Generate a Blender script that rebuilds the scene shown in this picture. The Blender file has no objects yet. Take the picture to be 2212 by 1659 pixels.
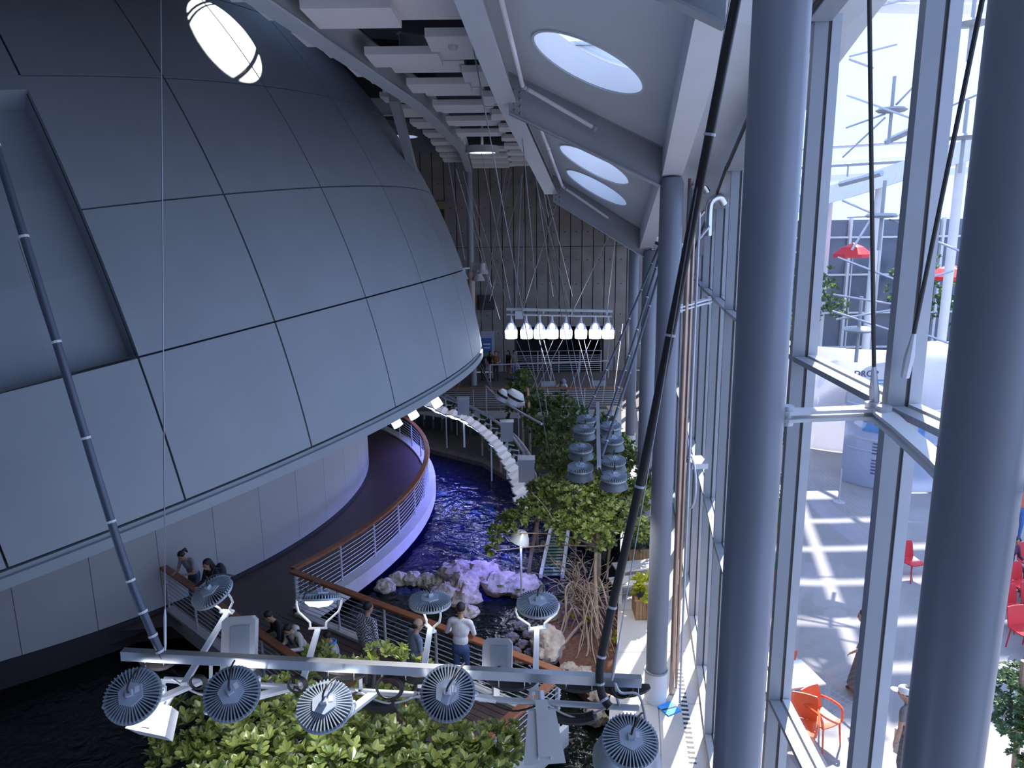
import bpy, bmesh, math, random
from mathutils import Vector, Matrix
from mathutils.geometry import delaunay_2d_cdt
V = Vector
rnd = random.Random(11)
SC = bpy.context.scene
COL = SC.collection
PI = math.pi
UP = V((0, 0, 1))

# ------------------------------------------------------------------ camera
FPX, TH, PH, EYE = 1597.0, math.radians(12.1), math.radians(0.68), V((0, 0, 8.6))
_f = V((0, math.cos(TH), -math.sin(TH)))
_u0 = V((0, math.sin(TH), math.cos(TH)))
_r0 = V((1, 0, 0))
_u = _u0 * math.cos(PH) + _r0 * math.sin(PH)
_r = _r0 * math.cos(PH) - _u0 * math.sin(PH)
cam = bpy.data.cameras.new('camera')
cam.sensor_width = 36.0
cam.lens = FPX * 36.0 / 2212.0
cam.clip_end = 500
camo = bpy.data.objects.new('camera', cam)
COL.objects.link(camo)
m3 = Matrix((_r, _u, -_f)).transposed()
camo.matrix_world = Matrix.Translation(EYE) @ m3.to_4x4()
SC.camera = camo

# ------------------------------------------------------------------ world, sun, exposure
w = bpy.data.worlds.new('sky')
SC.world = w
w.use_nodes = True
bg = w.node_tree.nodes['Background']
bg.inputs[0].default_value = (0.45, 0.61, 1.0, 1)
bg.inputs[1].default_value = 4.0
SUN = V((0.292, 0.603, 0.742)).normalized()      # direction towards the sun
sl = bpy.data.lights.new('sun', 'SUN')
sl.energy = 20.0
sl.angle = 0.0093
sl.color = (1.0, 0.95, 0.9)
so = bpy.data.objects.new('sun', sl)
so.rotation_euler = SUN.to_track_quat('Z', 'Y').to_euler()
so.location = (8, 20, 40)
COL.objects.link(so)
vs = SC.view_settings
vs.view_transform = 'Standard'
vs.look = 'None'
vs.exposure = -0.75
vs.gamma = 1.0
vs.use_curve_mapping = False
SC.cycles.max_bounces = 8
SC.cycles.diffuse_bounces = 4
SC.cycles.glossy_bounces = 3
SC.cycles.transparent_max_bounces = 16
SC.cycles.sample_clamp_indirect = 6.0
SC.cycles.caustics_reflective = False
SC.cycles.caustics_refractive = False

# ------------------------------------------------------------------ surveying helpers (photo pixel -> place in the hall)
def ray(x, y):
    return _f + _r * ((x - 1106) / FPX) - _u * ((y - 829.5) / FPX)
def fl(x, y, z=0.0):
    d = ray(x, y)
    return EYE + d * ((z - EYE.z) / d.z)
def at(x, y, Y):
    d = ray(x, y)
    return EYE + d * (Y / d.y)
def dp(x, y, zc):
    return EYE + ray(x, y) * zc

# ------------------------------------------------------------------ materials
MATS = {}
def mat(name, c, rough=0.55, metal=0.0, var=0.06, scale=4.0, bump=0.0, emit=None, es=0.0, spec=0.5):
    if name in MATS:
        return MATS[name]
    m = bpy.data.materials.new(name)
    m.use_nodes = True
    nt = m.node_tree
    b = nt.nodes['Principled BSDF']
    b.inputs['Roughness'].default_value = rough
    b.inputs['Metallic'].default_value = metal
    b.inputs['Specular IOR Level'].default_value = spec
    tc = nt.nodes.new('ShaderNodeTexCoord')
    nz = nt.nodes.new('ShaderNodeTexNoise')
    nz.inputs['Scale'].default_value = scale
    nz.inputs['Detail'].default_value = 4
    nt.links.new(tc.outputs['Object'], nz.inputs['Vector'])
    mx = nt.nodes.new('ShaderNodeMix')
    mx.data_type = 'RGBA'
    mx.inputs[6].default_value = tuple(max(0, k * (1 - var * 2)) for k in c) + (1,)
    mx.inputs[7].default_value = tuple(min(1, k * (1 + var * 2)) for k in c) + (1,)
    nt.links.new(nz.outputs['Fac'], mx.inputs[0])
    nt.links.new(mx.outputs[2], b.inputs['Base Color'])
    if bump:
        bp = nt.nodes.new('ShaderNodeBump')
        bp.inputs['Strength'].default_value = bump
        bp.inputs['Distance'].default_value = 0.05
        nt.links.new(nz.outputs['Fac'], bp.inputs['Height'])
        nt.links.new(bp.outputs['Normal'], b.inputs['Normal'])
    if emit:
        b.inputs['Emission Color'].default_value = tuple(emit) + (1,)
        b.inputs['Emission Strength'].default_value = es
    MATS[name] = m
    return m

def mat_leaf(name, c1, c2, trans=0.45, val=1.9):
    m = bpy.data.materials.new(name)
    m.use_nodes = True
    nt = m.node_tree
    nt.nodes.remove(nt.nodes['Principled BSDF'])
    out = nt.nodes['Material Output']
    geo = nt.nodes.new('ShaderNodeNewGeometry')
    oi = nt.nodes.new('ShaderNodeObjectInfo')
    ad = nt.nodes.new('ShaderNodeMath'); ad.operation = 'ADD'
    fr = nt.nodes.new('ShaderNodeMath'); fr.operation = 'FRACT'
    nt.links.new(geo.outputs['Random Per Island'], ad.inputs[0])
    nt.links.new(oi.outputs['Random'], ad.inputs[1])
    nt.links.new(ad.outputs[0], fr.inputs[0])
    mx = nt.nodes.new('ShaderNodeMix'); mx.data_type = 'RGBA'
    mx.inputs[6].default_value = c1 + (1,)
    mx.inputs[7].default_value = c2 + (1,)
    nt.links.new(fr.outputs[0], mx.inputs[0])
    d = nt.nodes.new('ShaderNodeBsdfPrincipled')
    d.inputs['Roughness'].default_value = 0.32
    nt.links.new(mx.outputs[2], d.inputs['Base Color'])
    t = nt.nodes.new('ShaderNodeBsdfTranslucent')
    hs = nt.nodes.new('ShaderNodeHueSaturation')
    hs.inputs['Value'].default_value = val
    hs.inputs['Saturation'].default_value = 1.1
    nt.links.new(mx.outputs[2], hs.inputs['Color'])
    nt.links.new(hs.outputs[0], t.inputs['Color'])
    ms = nt.nodes.new('ShaderNodeMixShader')
    ms.inputs[0].default_value = trans
    nt.links.new(d.outputs[0], ms.inputs[1])
    nt.links.new(t.outputs[0], ms.inputs[2])
    nt.links.new(ms.outputs[0], out.inputs['Surface'])
    MATS[name] = m
    return m

def mat_glass(name, tint=(0.975, 0.985, 1.0), gloss=1.0):
    m = bpy.data.materials.new(name)
    m.use_nodes = True
    nt = m.node_tree
    nt.nodes.remove(nt.nodes['Principled BSDF'])
    out = nt.nodes['Material Output']
    tr = nt.nodes.new('ShaderNodeBsdfTransparent')
    tr.inputs[0].default_value = tint + (1,)
    gl = nt.nodes.new('ShaderNodeBsdfGlossy')
    gl.inputs['Roughness'].default_value = 0.02
    gl.inputs[0].default_value = (0.9, 0.95, 1, 1)
    lw = nt.nodes.new('ShaderNodeLayerWeight')
    lw.inputs[0].default_value = 0.5
    pw = nt.nodes.new('ShaderNodeMath'); pw.operation = 'POWER'
    pw.inputs[1].default_value = 5.0
    nt.links.new(lw.outputs['Facing'], pw.inputs[0])
    mu = nt.nodes.new('ShaderNodeMath'); mu.operation = 'MULTIPLY_ADD'
    mu.inputs[1].default_value = 0.75 * gloss
    mu.inputs[2].default_value = 0.05 * gloss
    nt.links.new(pw.outputs[0], mu.inputs[0])
    ms = nt.nodes.new('ShaderNodeMixShader')
    nt.links.new(mu.outputs[0], ms.inputs[0])
    nt.links.new(tr.outputs[0], ms.inputs[1])
    nt.links.new(gl.outputs[0], ms.inputs[2])
    nt.links.new(ms.outputs[0], out.inputs['Surface'])
    MATS[name] = m
    return m

def mat_water(name, deep, clear, see, wave=5.0, strength=0.35):
    m = bpy.data.materials.new(name)
    m.use_nodes = True
    nt = m.node_tree
    nt.nodes.remove(nt.nodes['Principled BSDF'])
    out = nt.nodes['Material Output']
    tc = nt.nodes.new('ShaderNodeTexCoord')
    n1 = nt.nodes.new('ShaderNodeTexNoise'); n1.inputs['Scale'].default_value = wave
    n1.inputs['Detail'].default_value = 3; n1.inputs['Distortion'].default_value = 1.2
    n2 = nt.nodes.new('ShaderNodeTexNoise'); n2.inputs['Scale'].default_value = wave * 0.28
    n2.inputs['Detail'].default_value = 1; n2.inputs['Distortion'].default_value = 2.0
    nt.links.new(tc.outputs['Object'], n1.inputs['Vector'])
    nt.links.new(tc.outputs['Object'], n2.inputs['Vector'])
    ad = nt.nodes.new('ShaderNodeMath'); ad.operation = 'MULTIPLY_ADD'
    ad.inputs[1].default_value = 0.35
    nt.links.new(n1.outputs['Fac'], ad.inputs[0])
    nt.links.new(n2.outputs['Fac'], ad.inputs[2])
    bp = nt.nodes.new('ShaderNodeBump')
    bp.inputs['Strength'].default_value = strength
    bp.inputs['Distance'].default_value = 0.25
    nt.links.new(ad.outputs[0], bp.inputs['Height'])
    df = nt.nodes.new('ShaderNodeBsdfDiffuse'); df.inputs[0].default_value = deep + (1,)
    tr = nt.nodes.new('ShaderNodeBsdfTransparent'); tr.inputs[0].default_value = clear + (1,)
    m1 = nt.nodes.new('ShaderNodeMixShader'); m1.inputs[0].default_value = see
    nt.links.new(df.outputs[0], m1.inputs[1]); nt.links.new(tr.outputs[0], m1.inputs[2])
    gl = nt.nodes.new('ShaderNodeBsdfGlossy'); gl.inputs['Roughness'].default_value = 0.03
    nt.links.new(bp.outputs['Normal'], gl.inputs['Normal'])
    fz = nt.nodes.new('ShaderNodeFresnel'); fz.inputs[0].default_value = 1.4
    nt.links.new(bp.outputs['Normal'], fz.inputs['Normal'])
    m2 = nt.nodes.new('ShaderNodeMixShader')
    nt.links.new(fz.outputs[0], m2.inputs[0])
    nt.links.new(m1.outputs[0], m2.inputs[1]); nt.links.new(gl.outputs[0], m2.inputs[2])
    nt.links.new(m2.outputs[0], out.inputs['Surface'])
    MATS[name] = m
    return m

def mat_emit(name, c, s):
    return mat(name, tuple(min(1, k) for k in c), 0.4, 0, 0, 1, 0, c, s)

DOME = mat('dome_plaster', (0.31, 0.36, 0.41), 0.55, 0, 0.05, 1.2)
JOINT = mat('dark_joint', (0.06, 0.065, 0.07), 0.8)
CREAM = mat('wall_plaster', (0.42, 0.43, 0.45), 0.65, 0, 0.04, 0.8)
WHITE = mat('painted_white', (0.70, 0.72, 0.75), 0.45, 0, 0.03, 2)
STEEL = mat('grey_painted_steel', (0.30, 0.325, 0.36), 0.4, 0, 0.05, 2)
BEAM = mat('roof_beam_paint', (0.52, 0.56, 0.60), 0.4, 0, 0.04, 2)
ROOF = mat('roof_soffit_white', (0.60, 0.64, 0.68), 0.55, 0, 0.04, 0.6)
ACOU = mat('acoustic_panel_white', (0.86, 0.84, 0.85), 0.9, 0, 0.04, 12)
DARK = mat('dark_void', (0.035, 0.033, 0.04), 0.9)
CONC = mat('board_formed_concrete', (0.26, 0.245, 0.235), 0.85, 0, 0.22, 1.1, 0.25)
CONC2 = mat('pale_concrete', (0.50, 0.50, 0.50), 0.8, 0, 0.10, 3, 0.1)
FLOORM = mat('pale_stone_floor', (0.42, 0.41, 0.41), 0.35, 0, 0.08, 1.5)
PLAZA = mat('plaza_concrete', (0.30, 0.29, 0.30), 0.75, 0, 0.14, 0.8, 0.05)
WOOD = mat('handrail_wood', (0.30, 0.115, 0.055), 0.35, 0, 0.22, 6)
PLANK = mat('deck_plank_wood', (0.085, 0.055, 0.05), 0.5, 0, 0.25, 3, 0.1)
INOX = mat('brushed_steel', (0.60, 0.63, 0.68), 0.28, 1.0, 0.05, 8)
GALV = mat('galvanised_tube', (0.56, 0.59, 0.65), 0.4, 0.25, 0.08, 8)
COLM = mat('column_paint', (0.20, 0.22, 0.27), 0.35, 0, 0.04, 2)
BLACK = mat('black_rubber', (0.02, 0.02, 0.022), 0.5)
CABLE = mat('steel_cable', (0.35, 0.37, 0.42), 0.35, 0.8)
GLASS = mat_glass('window_glass')
ROCK = mat('coral_rock', (0.36, 0.31, 0.27), 0.9, 0, 0.35, 6, 0.9)
SOIL = mat('leaf_litter_soil', (0.10, 0.045, 0.03), 0.95, 0, 0.5, 14, 0.8)
BARK = mat('mangrove_bark', (0.32, 0.24, 0.18), 0.8, 0, 0.25, 12, 0.3)
LEAF_A = mat_leaf('mangrove_leaf', (0.05, 0.085, 0.025), (0.19, 0.23, 0.06), 0.35)
LEAF_B = mat_leaf('shade_leaf', (0.03, 0.075, 0.025), (0.11, 0.17, 0.05), 0.35)
LEAF_C = mat_leaf('yellow_green_leaf', (0.22, 0.27, 0.03), (0.42, 0.40, 0.06), 0.5)
LED_W = mat_emit('led_lens_white', (0.92, 0.93, 1.0), 9.0)
LED_B = mat_emit('led_lens_blue', (0.12, 0.10, 1.0), 20.0)

# ------------------------------------------------------------------ mesh builder
class MB:
    def __init__(s):
        s.v, s.f, s.mi = [], [], []
    def add(s, vs_, fs, mi=0):
        k = len(s.v)
        s.v += [V(p) for p in vs_]
        s.f += [tuple(i + k for i in q) for q in fs]
        s.mi += [mi] * len(fs)
        return s
    def hexa(s, p, mi=0):      # 4 bottom, 4 top
        return s.add(p, [(3, 2, 1, 0), (4, 5, 6, 7), (0, 1, 5, 4), (1, 2, 6, 5), (2, 3, 7, 6), (3, 0, 4, 7)], mi)
    def box(s, c, d, rz=0, M=None, mi=0):
        c = V(c); x, y, z = d[0] / 2, d[1] / 2, d[2] / 2
        R = M.to_3x3() if M else Matrix.Rotation(rz, 3, 'Z')
        P = [V(q) for q in ((-x, -y, -z), (x, -y, -z), (x, y, -z), (-x, y, -z), (-x, -y, z), (x, -y, z), (x, y, z), (-x, y, z))]
        return s.hexa([c + R @ q for q in P], mi)
    def bar(s, a, b, w_, h, up=UP, mi=0):
        a, b = V(a), V(b)
        d = (b - a).normalized()
        side = d.cross(up)
        if side.length < 1e-5:
            side = d.cross(V((0, 1, 0)))
        side.normalize()
        u = side.cross(d).normalized()
        x, y = side * (w_ / 2), u * (h / 2)
        return s.hexa([a - x - y, a + x - y, b + x - y, b - x - y, a - x + y, a + x + y, b + x + y, b - x + y], mi)
    def tube(s, pts, r, n=8, cap=True, mi=0):
        pts = [V(p) for p in pts]
        k = len(pts)
        rr = r if isinstance(r, (list, tuple)) else [r] * k
        ring0 = len(s.v)
        prev = None
        for i, p in enumerate(pts):
            d = (pts[min(i + 1, k - 1)] - pts[max(i - 1, 0)])
            d = d.normalized() if d.length > 1e-9 else V((0, 0, 1))
            if prev is None:
                a = d.cross(UP)
                if a.length < 1e-3:
                    a = d.cross(V((1, 0, 0)))
            else:
                a = prev - d * prev.dot(d)
                if a.length < 1e-4:
                    a = d.cross(V((1, 0, 0)))
            a.normalize()
            prev = a
            b = d.cross(a)
            for j in range(n):
                t = 2 * PI * j / n
                s.v.append(p + (a * math.cos(t) + b * math.sin(t)) * rr[i])
        for i in range(k - 1):
            for j in range(n):
                a0 = ring0 + i * n
                s.f.append((a0 + j, a0 + (j + 1) % n, a0 + n + (j + 1) % n, a0 + n + j)); s.mi.append(mi)
        if cap:
            s.f.append(tuple(ring0 + j for j in reversed(range(n)))); s.mi.append(mi)
            s.f.append(tuple(ring0 + (k - 1) * n + j for j in range(n))); s.mi.append(mi)
        return s
    def lathe(s, prof, n=24, M=None, mi=0, a0=0, a1=2 * PI):
        M = M or Matrix()
        full = abs(a1 - a0 - 2 * PI) < 1e-6
        cols = n if full else n + 1
        k0 = len(s.v)
        for (r, z) in prof:
            for j in range(cols):
                t = a0 + (a1 - a0) * j / n
                s.v.append(M @ V((r * math.cos(t), r * math.sin(t), z)))
        for i in range(len(prof) - 1):
            for j in range(n):
                q = k0 + i * cols
                j2 = (j + 1) % cols
                s.f.append((q + j, q + j2, q + cols + j2, q + cols + j)); s.mi.append(mi)
        return s
    def ball(s, c, r, n=12, m=8, M=None, mi=0):
        c = V(c)
        r = (r, r, r) if isinstance(r, (int, float)) else r
        R = M.to_3x3() if M else Matrix.Identity(3)
        k0 = len(s.v)
        s.v.append(c + R @ V((0, 0, -r[2])))
        for i in range(1, m):
            p = -PI / 2 + PI * i / m
            for j in range(n):
                t = 2 * PI * j / n
                s.v.append(c + R @ V((r[0] * math.cos(p) * math.cos(t), r[1] * math.cos(p) * math.sin(t), r[2] * math.sin(p))))
        s.v.append(c + R @ V((0, 0, r[2])))
        last = len(s.v) - 1
        for j in range(n):
            s.f.append((k0, k0 + 1 + (j + 1) % n, k0 + 1 + j)); s.mi.append(mi)
            q = k0 + 1 + (m - 2) * n
            s.f.append((last, q + j, q + (j + 1) % n)); s.mi.append(mi)
        for i in range(m - 2):
            q = k0 + 1 + i * n
            for j in range(n):
                s.f.append((q + j, q + (j + 1) % n, q + n + (j + 1) % n, q + n + j)); s.mi.append(mi)
        return s
    def prism(s, poly, z0, z1, mi=0):
        n = len(poly)
        area = sum(poly[i][0] * poly[(i + 1) % n][1] - poly[(i + 1) % n][0] * poly[i][1] for i in range(n))
        if area < 0:
            poly = poly[::-1]
        P = [V((p[0], p[1], z0)) for p in poly] + [V((p[0], p[1], z1)) for p in poly]
        fs = [tuple(reversed(range(n))), tuple(range(n, 2 * n))] + [(i, (i + 1) % n, n + (i + 1) % n, n + i) for i in range(n)]
        return s.add(P, fs, mi)

ORG = {}
def mesh_of(mb, name, org=V((0, 0, 0)), mats=(), smooth=False):
    me = bpy.data.meshes.new(name)
    me.from_pydata([tuple(p - org) for p in mb.v], [], mb.f)
    for m in mats:
        me.materials.append(m)
    if len(mats) > 1:
        me.polygons.foreach_set('material_index', mb.mi)
    if smooth:
        me.polygons.foreach_set('use_smooth', [True] * len(me.polygons))
        try:
            me.set_sharp_from_angle(angle=math.radians(40))
        except Exception:
            pass
    me.update()
    return me
def obj(name, mb, mats, parent=None, smooth=False, loc=None):
    mats = mats if isinstance(mats, (list, tuple)) else [mats]
    if parent is not None:
        org = ORG.get(parent.name, V((0, 0, 0)))
        l0 = V((0, 0, 0))
    else:
        if loc is None:
            xs = [p.x for p in mb.v]; ys = [p.y for p in mb.v]; zs = [p.z for p in mb.v]
            loc = V(((min(xs) + max(xs)) / 2, (min(ys) + max(ys)) / 2, min(zs)))
        org = V(loc); l0 = org
    o = bpy.data.objects.new(name, mesh_of(mb, name, org, mats, smooth))
    o.location = l0
    COL.objects.link(o)
    if parent is not None:
        o.parent = parent
    ORG[o.name] = org
    return o
def tag(o, label=None, cat=None, group=None, kind=None):
    if label: o['label'] = label
    if cat: o['category'] = cat
    if group: o['group'] = group
    if kind: o['kind'] = kind
    return o
def thing(name, loc, label=None, cat=None, group=None, kind=None):
    o = bpy.data.objects.new(name, None)
    o.empty_display_size = 0.2
    o.location = loc
    COL.objects.link(o)
    ORG[o.name] = V(loc)
    return tag(o, label, cat, group, kind)
def copy_tree(o, parent=None, loc=None, rot=None, label=None, scale=None):
    c = o.copy()
    COL.objects.link(c)
    if parent is not None:
        c.parent = parent
    if loc is not None: c.location = loc
    if rot is not None:
        c.rotation_mode = 'QUATERNION' if len(rot) == 4 else 'XYZ'
        if len(rot) == 4: c.rotation_quaternion = rot
        else: c.rotation_euler = rot
    if scale is not None: c.scale = (scale, scale, scale)
    if label: c['label'] = label
    for ch in list(o.children):
        copy_tree(ch, c)
    return c
def shared(name, me, parent, M):
    o = bpy.data.objects.new(name, me)
    COL.objects.link(o)
    o.parent = parent
    o.matrix_local = M
    return o
def interp(tab, t):
    if t <= tab[0][0]: a, b = tab[0], tab[1]
    elif t >= tab[-1][0]: a, b = tab[-2], tab[-1]
    else:
        for a, b in zip(tab, tab[1:]):
            if a[0] <= t <= b[0]: break
    k = (t - a[0]) / (b[0] - a[0])
    return [p + (q - p) * k for p, q in zip(a[1:], b[1:])]
def smoothline(pts, n=6):
    pts = [V(p) for p in pts]
    out = []
    for i in range(len(pts) - 1):
        p0 = pts[max(i - 1, 0)]; p1 = pts[i]; p2 = pts[i + 1]; p3 = pts[min(i + 2, len(pts) - 1)]
        for k in range(n):
            t = k / n
            out.append(0.5 * ((2 * p1) + (p2 - p0) * t + (2 * p0 - 5 * p1 + 4 * p2 - p3) * t * t + (3 * p1 - p0 - 3 * p2 + p3) * t ** 3))
    out.append(pts[-1])
    return out
def inpoly(x, y, poly):
    c = False
    n = len(poly)
    for i in range(n):
        a, b = poly[i], poly[(i + 1) % n]
        if (a[1] > y) != (b[1] > y) and x < (b[0] - a[0]) * (y - a[1]) / (b[1] - a[1]) + a[0]:
            c = not c
    return c
def scan_boards(poly, u, width, gap, z0, z1, name, material, parent, maxn=300):
    """planks along direction u filling a polygon"""
    u = V((u[0], u[1])).normalized()
    nrm = V((-u.y, u.x))
    pu = [(V((p[0], p[1])).dot(u), V((p[0], p[1])).dot(nrm)) for p in poly]
    lo = min(p[1] for p in pu); hi = max(p[1] for p in pu)
    k = 0
    y = lo
    while y < hi:
        mid = y + width / 2
        xs = []
        for i in range(len(pu)):
            a, b = pu[i], pu[(i + 1) % len(pu)]
            if (a[1] > mid) != (b[1] > mid):
                xs.append(a[0] + (b[0] - a[0]) * (mid - a[1]) / (b[1] - a[1]))
        xs.sort()
        for x0, x1 in zip(xs[::2], xs[1::2]):
            if x1 - x0 < 0.15 or k >= maxn: continue
            c = u * ((x0 + x1) / 2) + nrm * mid
            mb = MB().box((c.x, c.y, (z0 + z1) / 2 + rnd.uniform(-.003, .003)), (x1 - x0, width - gap, z1 - z0), math.atan2(u.y, u.x))
            obj(name, mb, material, parent)
            k += 1
        y += width
# ================================================================== tables that describe the hall
FAC = [(-4, 3.6), (1.1, 2.95), (3.1, 2.8), (5.1, 2.78), (7.1, 2.86), (9.1, 3.05), (11.1, 3.35), (13.1, 3.7), (15, 4.0), (17, 4.35), (19, 4.7), (22, 5.15), (28, 6.0), (34, 6.8), (44, 8.2)]
FTOP = [(-4, 12.3), (3, 11.2), (7.1, 10.4), (11.1, 9.4), (17, 7.95), (18.6, 7.75), (24, 7.75), (44, 7.75)]
EB = [(-4, 1.3, 11.9), (5.2, 1.6, 10.45), (6.2, 1.64, 10.3), (12.2, 2.6, 9.38), (18.5, 3.35, 8.05)]
GB = [(-4, -1.1, 12.0), (4, -.7, 11.5), (8.5, -.37, 11.05), (12.2, 0.0, 10.6), (18.5, 1.05, 9.45)]
HB = [(2, -4.4, 11.5), (9.8, -3.2, 11.4), (18.7, -2.1, 11.35), (29, -1.75, 11.35), (40, -2.1, 11.35)]
def fx(Y): return interp(FAC, Y)[0]
def fz(Y): return interp(FTOP, Y)[0]
def e_at(Y): x, z = interp(EB, Y); return V((x, Y, z))
def g_at(Y): x, z = interp(GB, Y); return V((x, Y, z))
def h_at(Y): x, z = interp(HB, Y); return V((x, Y, z))

# ================================================================== floors, pools
WZ = -0.5
gal = [(1.0, 3.5), (1.3, 9.5), (1.75, 12.2), (2.0, 13.2), (2.8, 18.2), (3.45, 22.3), (4.2, 28), (5.2, 34.2)]
poly = gal + [(fx(34.2), 34.2)] + [(fx(y), y) for y in (28, 22, 19, 17, 15, 13.1, 11.1, 9.1, 7.1, 5.1, 3.5)]
fo = thing('floor', (3, 14, -0.4), kind='structure')
obj('floor_slab', MB().prism(poly, -1.2, -0.03), CONC2, fo)
# stone slabs of the gallery floor, split by joints
for i in range(18):
    y0, y1 = 3.5 + i * 1.7, 3.5 + (i + 1) * 1.7 - .012
    xl0, xl1 = interp(gal_t := [(p[1], p[0]) for p in gal], y0)[0], interp(gal_t, y1)[0]
    for a, b in ((0, .5), (.5, 1)):
        g_ = .008
        q = [(xl0 + (fx(y0) - xl0) * a + g_, y0), (xl0 + (fx(y0) - xl0) * b - g_, y0), (xl1 + (fx(y1) - xl1) * b - g_, y1), (xl1 + (fx(y1) - xl1) * a + g_, y1)]
        obj('floor_slab_stone', MB().prism(q, -0.04, 0.0), FLOORM, fo)
far = tag(obj('platform_far', MB().prism([(-16, 34.2), (fx(34.2), 34.2), (fx(43.4), 43.6), (-16, 43.6)], -0.32, 0.0), mat('far_platform_floor', (.16, .13, .12), .6, 0, .1, 1)), kind='structure')
tag(obj('kerb_far_platform', MB().box((-4.6, 34.12, -.2), (23, .16, .36)), CONC2), kind='structure')
pl = MB().prism([(fx(y) + .02, y) for y in (-4, 1.1, 3.1, 5.1, 7.1, 9.1, 11.1, 13.1, 15, 17, 19, 22, 28, 34, 44)] + [(75, 70), (75, -4)], -.3, -.005)
tag(obj('floor_courtyard', pl, PLAZA), kind='structure')
tag(obj('pool_bed', MB().box((-6, 20, -1.35), (24, 34, .2)), mat('pool_bed', (.05, .06, .09), .9, 0, .5, 2.2, .4)), kind='structure')
tag(obj('pool_side', MB().box((-12, 3.0, -1.6), (26, .3, 3.0)), DARK), kind='structure')
reef = [(-15, 36), (-15, 22), (-6, 17.0), (-3.2, 17.3), (-1.6, 16.7), (.6, 16.9), (2.0, 17.4), (3.6, 24), (4.4, 34), (4, 36)]
lag = [(-15, 22), (-15, 3.2), (1.2, 3.2), (2.0, 12.2), (2.0, 17.4), (.6, 16.9), (-1.6, 16.7), (-3.2, 17.3), (-6, 17.0)]
RW = mat_water('reef_water', (.006, .008, .05), (.30, .42, .85), .62, 3.2, .55)
LW = mat_water('lagoon_water', (.004, .008, .007), (.30, .40, .32), .35, 7.0, .22)
for nm, pg, m_ in (('water_reef_pool', reef, RW), ('water_lagoon', lag, LW)):
    mb = MB().add([(p[0], p[1], WZ) for p in pg], [tuple(range(len(pg)))])
    tag(obj(nm, mb, m_), kind='structure')
# submerged coral heads
CORAL = [mat('coral_teal', (.10, .55, .45), .8, 0, .3, 9, .5), mat('coral_orange', (.60, .22, .08), .8, 0, .3, 9, .5), mat('coral_green', (.25, .42, .12), .8, 0, .3, 9, .5), mat('coral_brown', (.22, .12, .08), .9, 0, .4, 9, .5)]
cor = [(945, 1057, 0, .34, 'teal green coral plate beside the curved walkway kerb'), (1055, 1075, 1, .55, 'orange brown coral shelf in the middle of the reef pool'), (1050, 1085, 2, .3, 'pale green coral on the edge of the orange shelf'),
       (1000, 1070, 2, .3, 'green coral head left of the orange shelf'), (1060, 1094, 0, .22, 'small teal coral below the orange shelf'), (1025, 1100, 0, .3, 'blue green coral cluster nearest below the orange shelf'), (985, 1085, 2, .22, 'small dark green coral near the pool centre'),
       (955, 1180, 3, .6, 'brown coral mound by the rock arch'), (900, 1190, 3, .7, 'brown coral mound close under the walkway kerb'), (1000, 1165, 2, .3, 'pale green coral tuft above the rock arch'), (990, 1190, 1, .25, 'small orange coral just above the rock arch'), (925, 1160, 2, .3, 'green coral tuft by the brown mound'), (1095, 1195, 0, .25, 'teal coral by the foot of the mangrove'), (930, 1105, 3, .5, 'brown coral ledge under the walkway railing')]
for x, y, k, r, lb in cor:
    c = fl(x, y, WZ - .12)
    mb = MB()
    for q in range(9):
        a = rnd.uniform(0, 6.28); d = r * rnd.uniform(0, .8)
        mb.ball((c.x + d * math.cos(a), c.y + d * math.sin(a), c.z - .2 - rnd.uniform(0, .1)), (r * rnd.uniform(.3, .5), r * rnd.uniform(.3, .5), r * rnd.uniform(.2, .45)), 8, 6)
    mb.ball((c.x, c.y, c.z - .45), (r * .9, r * .9, .42), 10, 6)
    tag(obj('coral', mb, CORAL[k], None, True), lb, 'coral', 'corals in the reef pool')

# ================================================================== planetarium dome
DC, DR = V((-17.2, 23.3, 2.42)), 16.41
DN = V((-.22, .03, .975)).normalized()
_e1 = (V((1, 0, 0)) - DN * DN.x).normalized()
_e2 = DN.cross(_e1)
DF = Matrix((_e1, _e2, DN)).transposed()
def dpt(lat, lon, r):
    a, b = math.radians(lat), math.radians(lon)
    return DF @ V((r * math.cos(a) * math.cos(b), r * math.cos(a) * math.sin(b), r * math.sin(a)))
LATS = [-4.4, 4.4, 13.25, 21.85, 30.7, 39.5, 48.3, 57.2, 66, 75]
LON0, LSTEP = -44.6, 9.15
dome = thing('planetarium_dome', DC, 'huge grey panelled planetarium dome filling the left of the hall', 'dome')
mb = MB()
la = [-5, -2, 0, 2, 4.4, 7.3, 10.2, 13.25, 16, 19, 21.85] + [24 + 3.3 * i for i in range(21)]
lo = [LON0 - 3 * LSTEP + i * LSTEP / 2 for i in range(80)]
for i in range(len(la) - 1):
    for j in range(79):
        if 4.3 < la[i] < 21.8 and lo[j] < LON0 - .1: continue
        P = [DC + dpt(a, b, DR - .11) for a, b in ((la[i], lo[j]), (la[i], lo[j + 1]), (la[i + 1], lo[j + 1]), (la[i + 1], lo[j]))]
        mb.add(P, [(0, 1, 2, 3)])
obj('backing_shell', mb, JOINT, dome)
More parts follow.
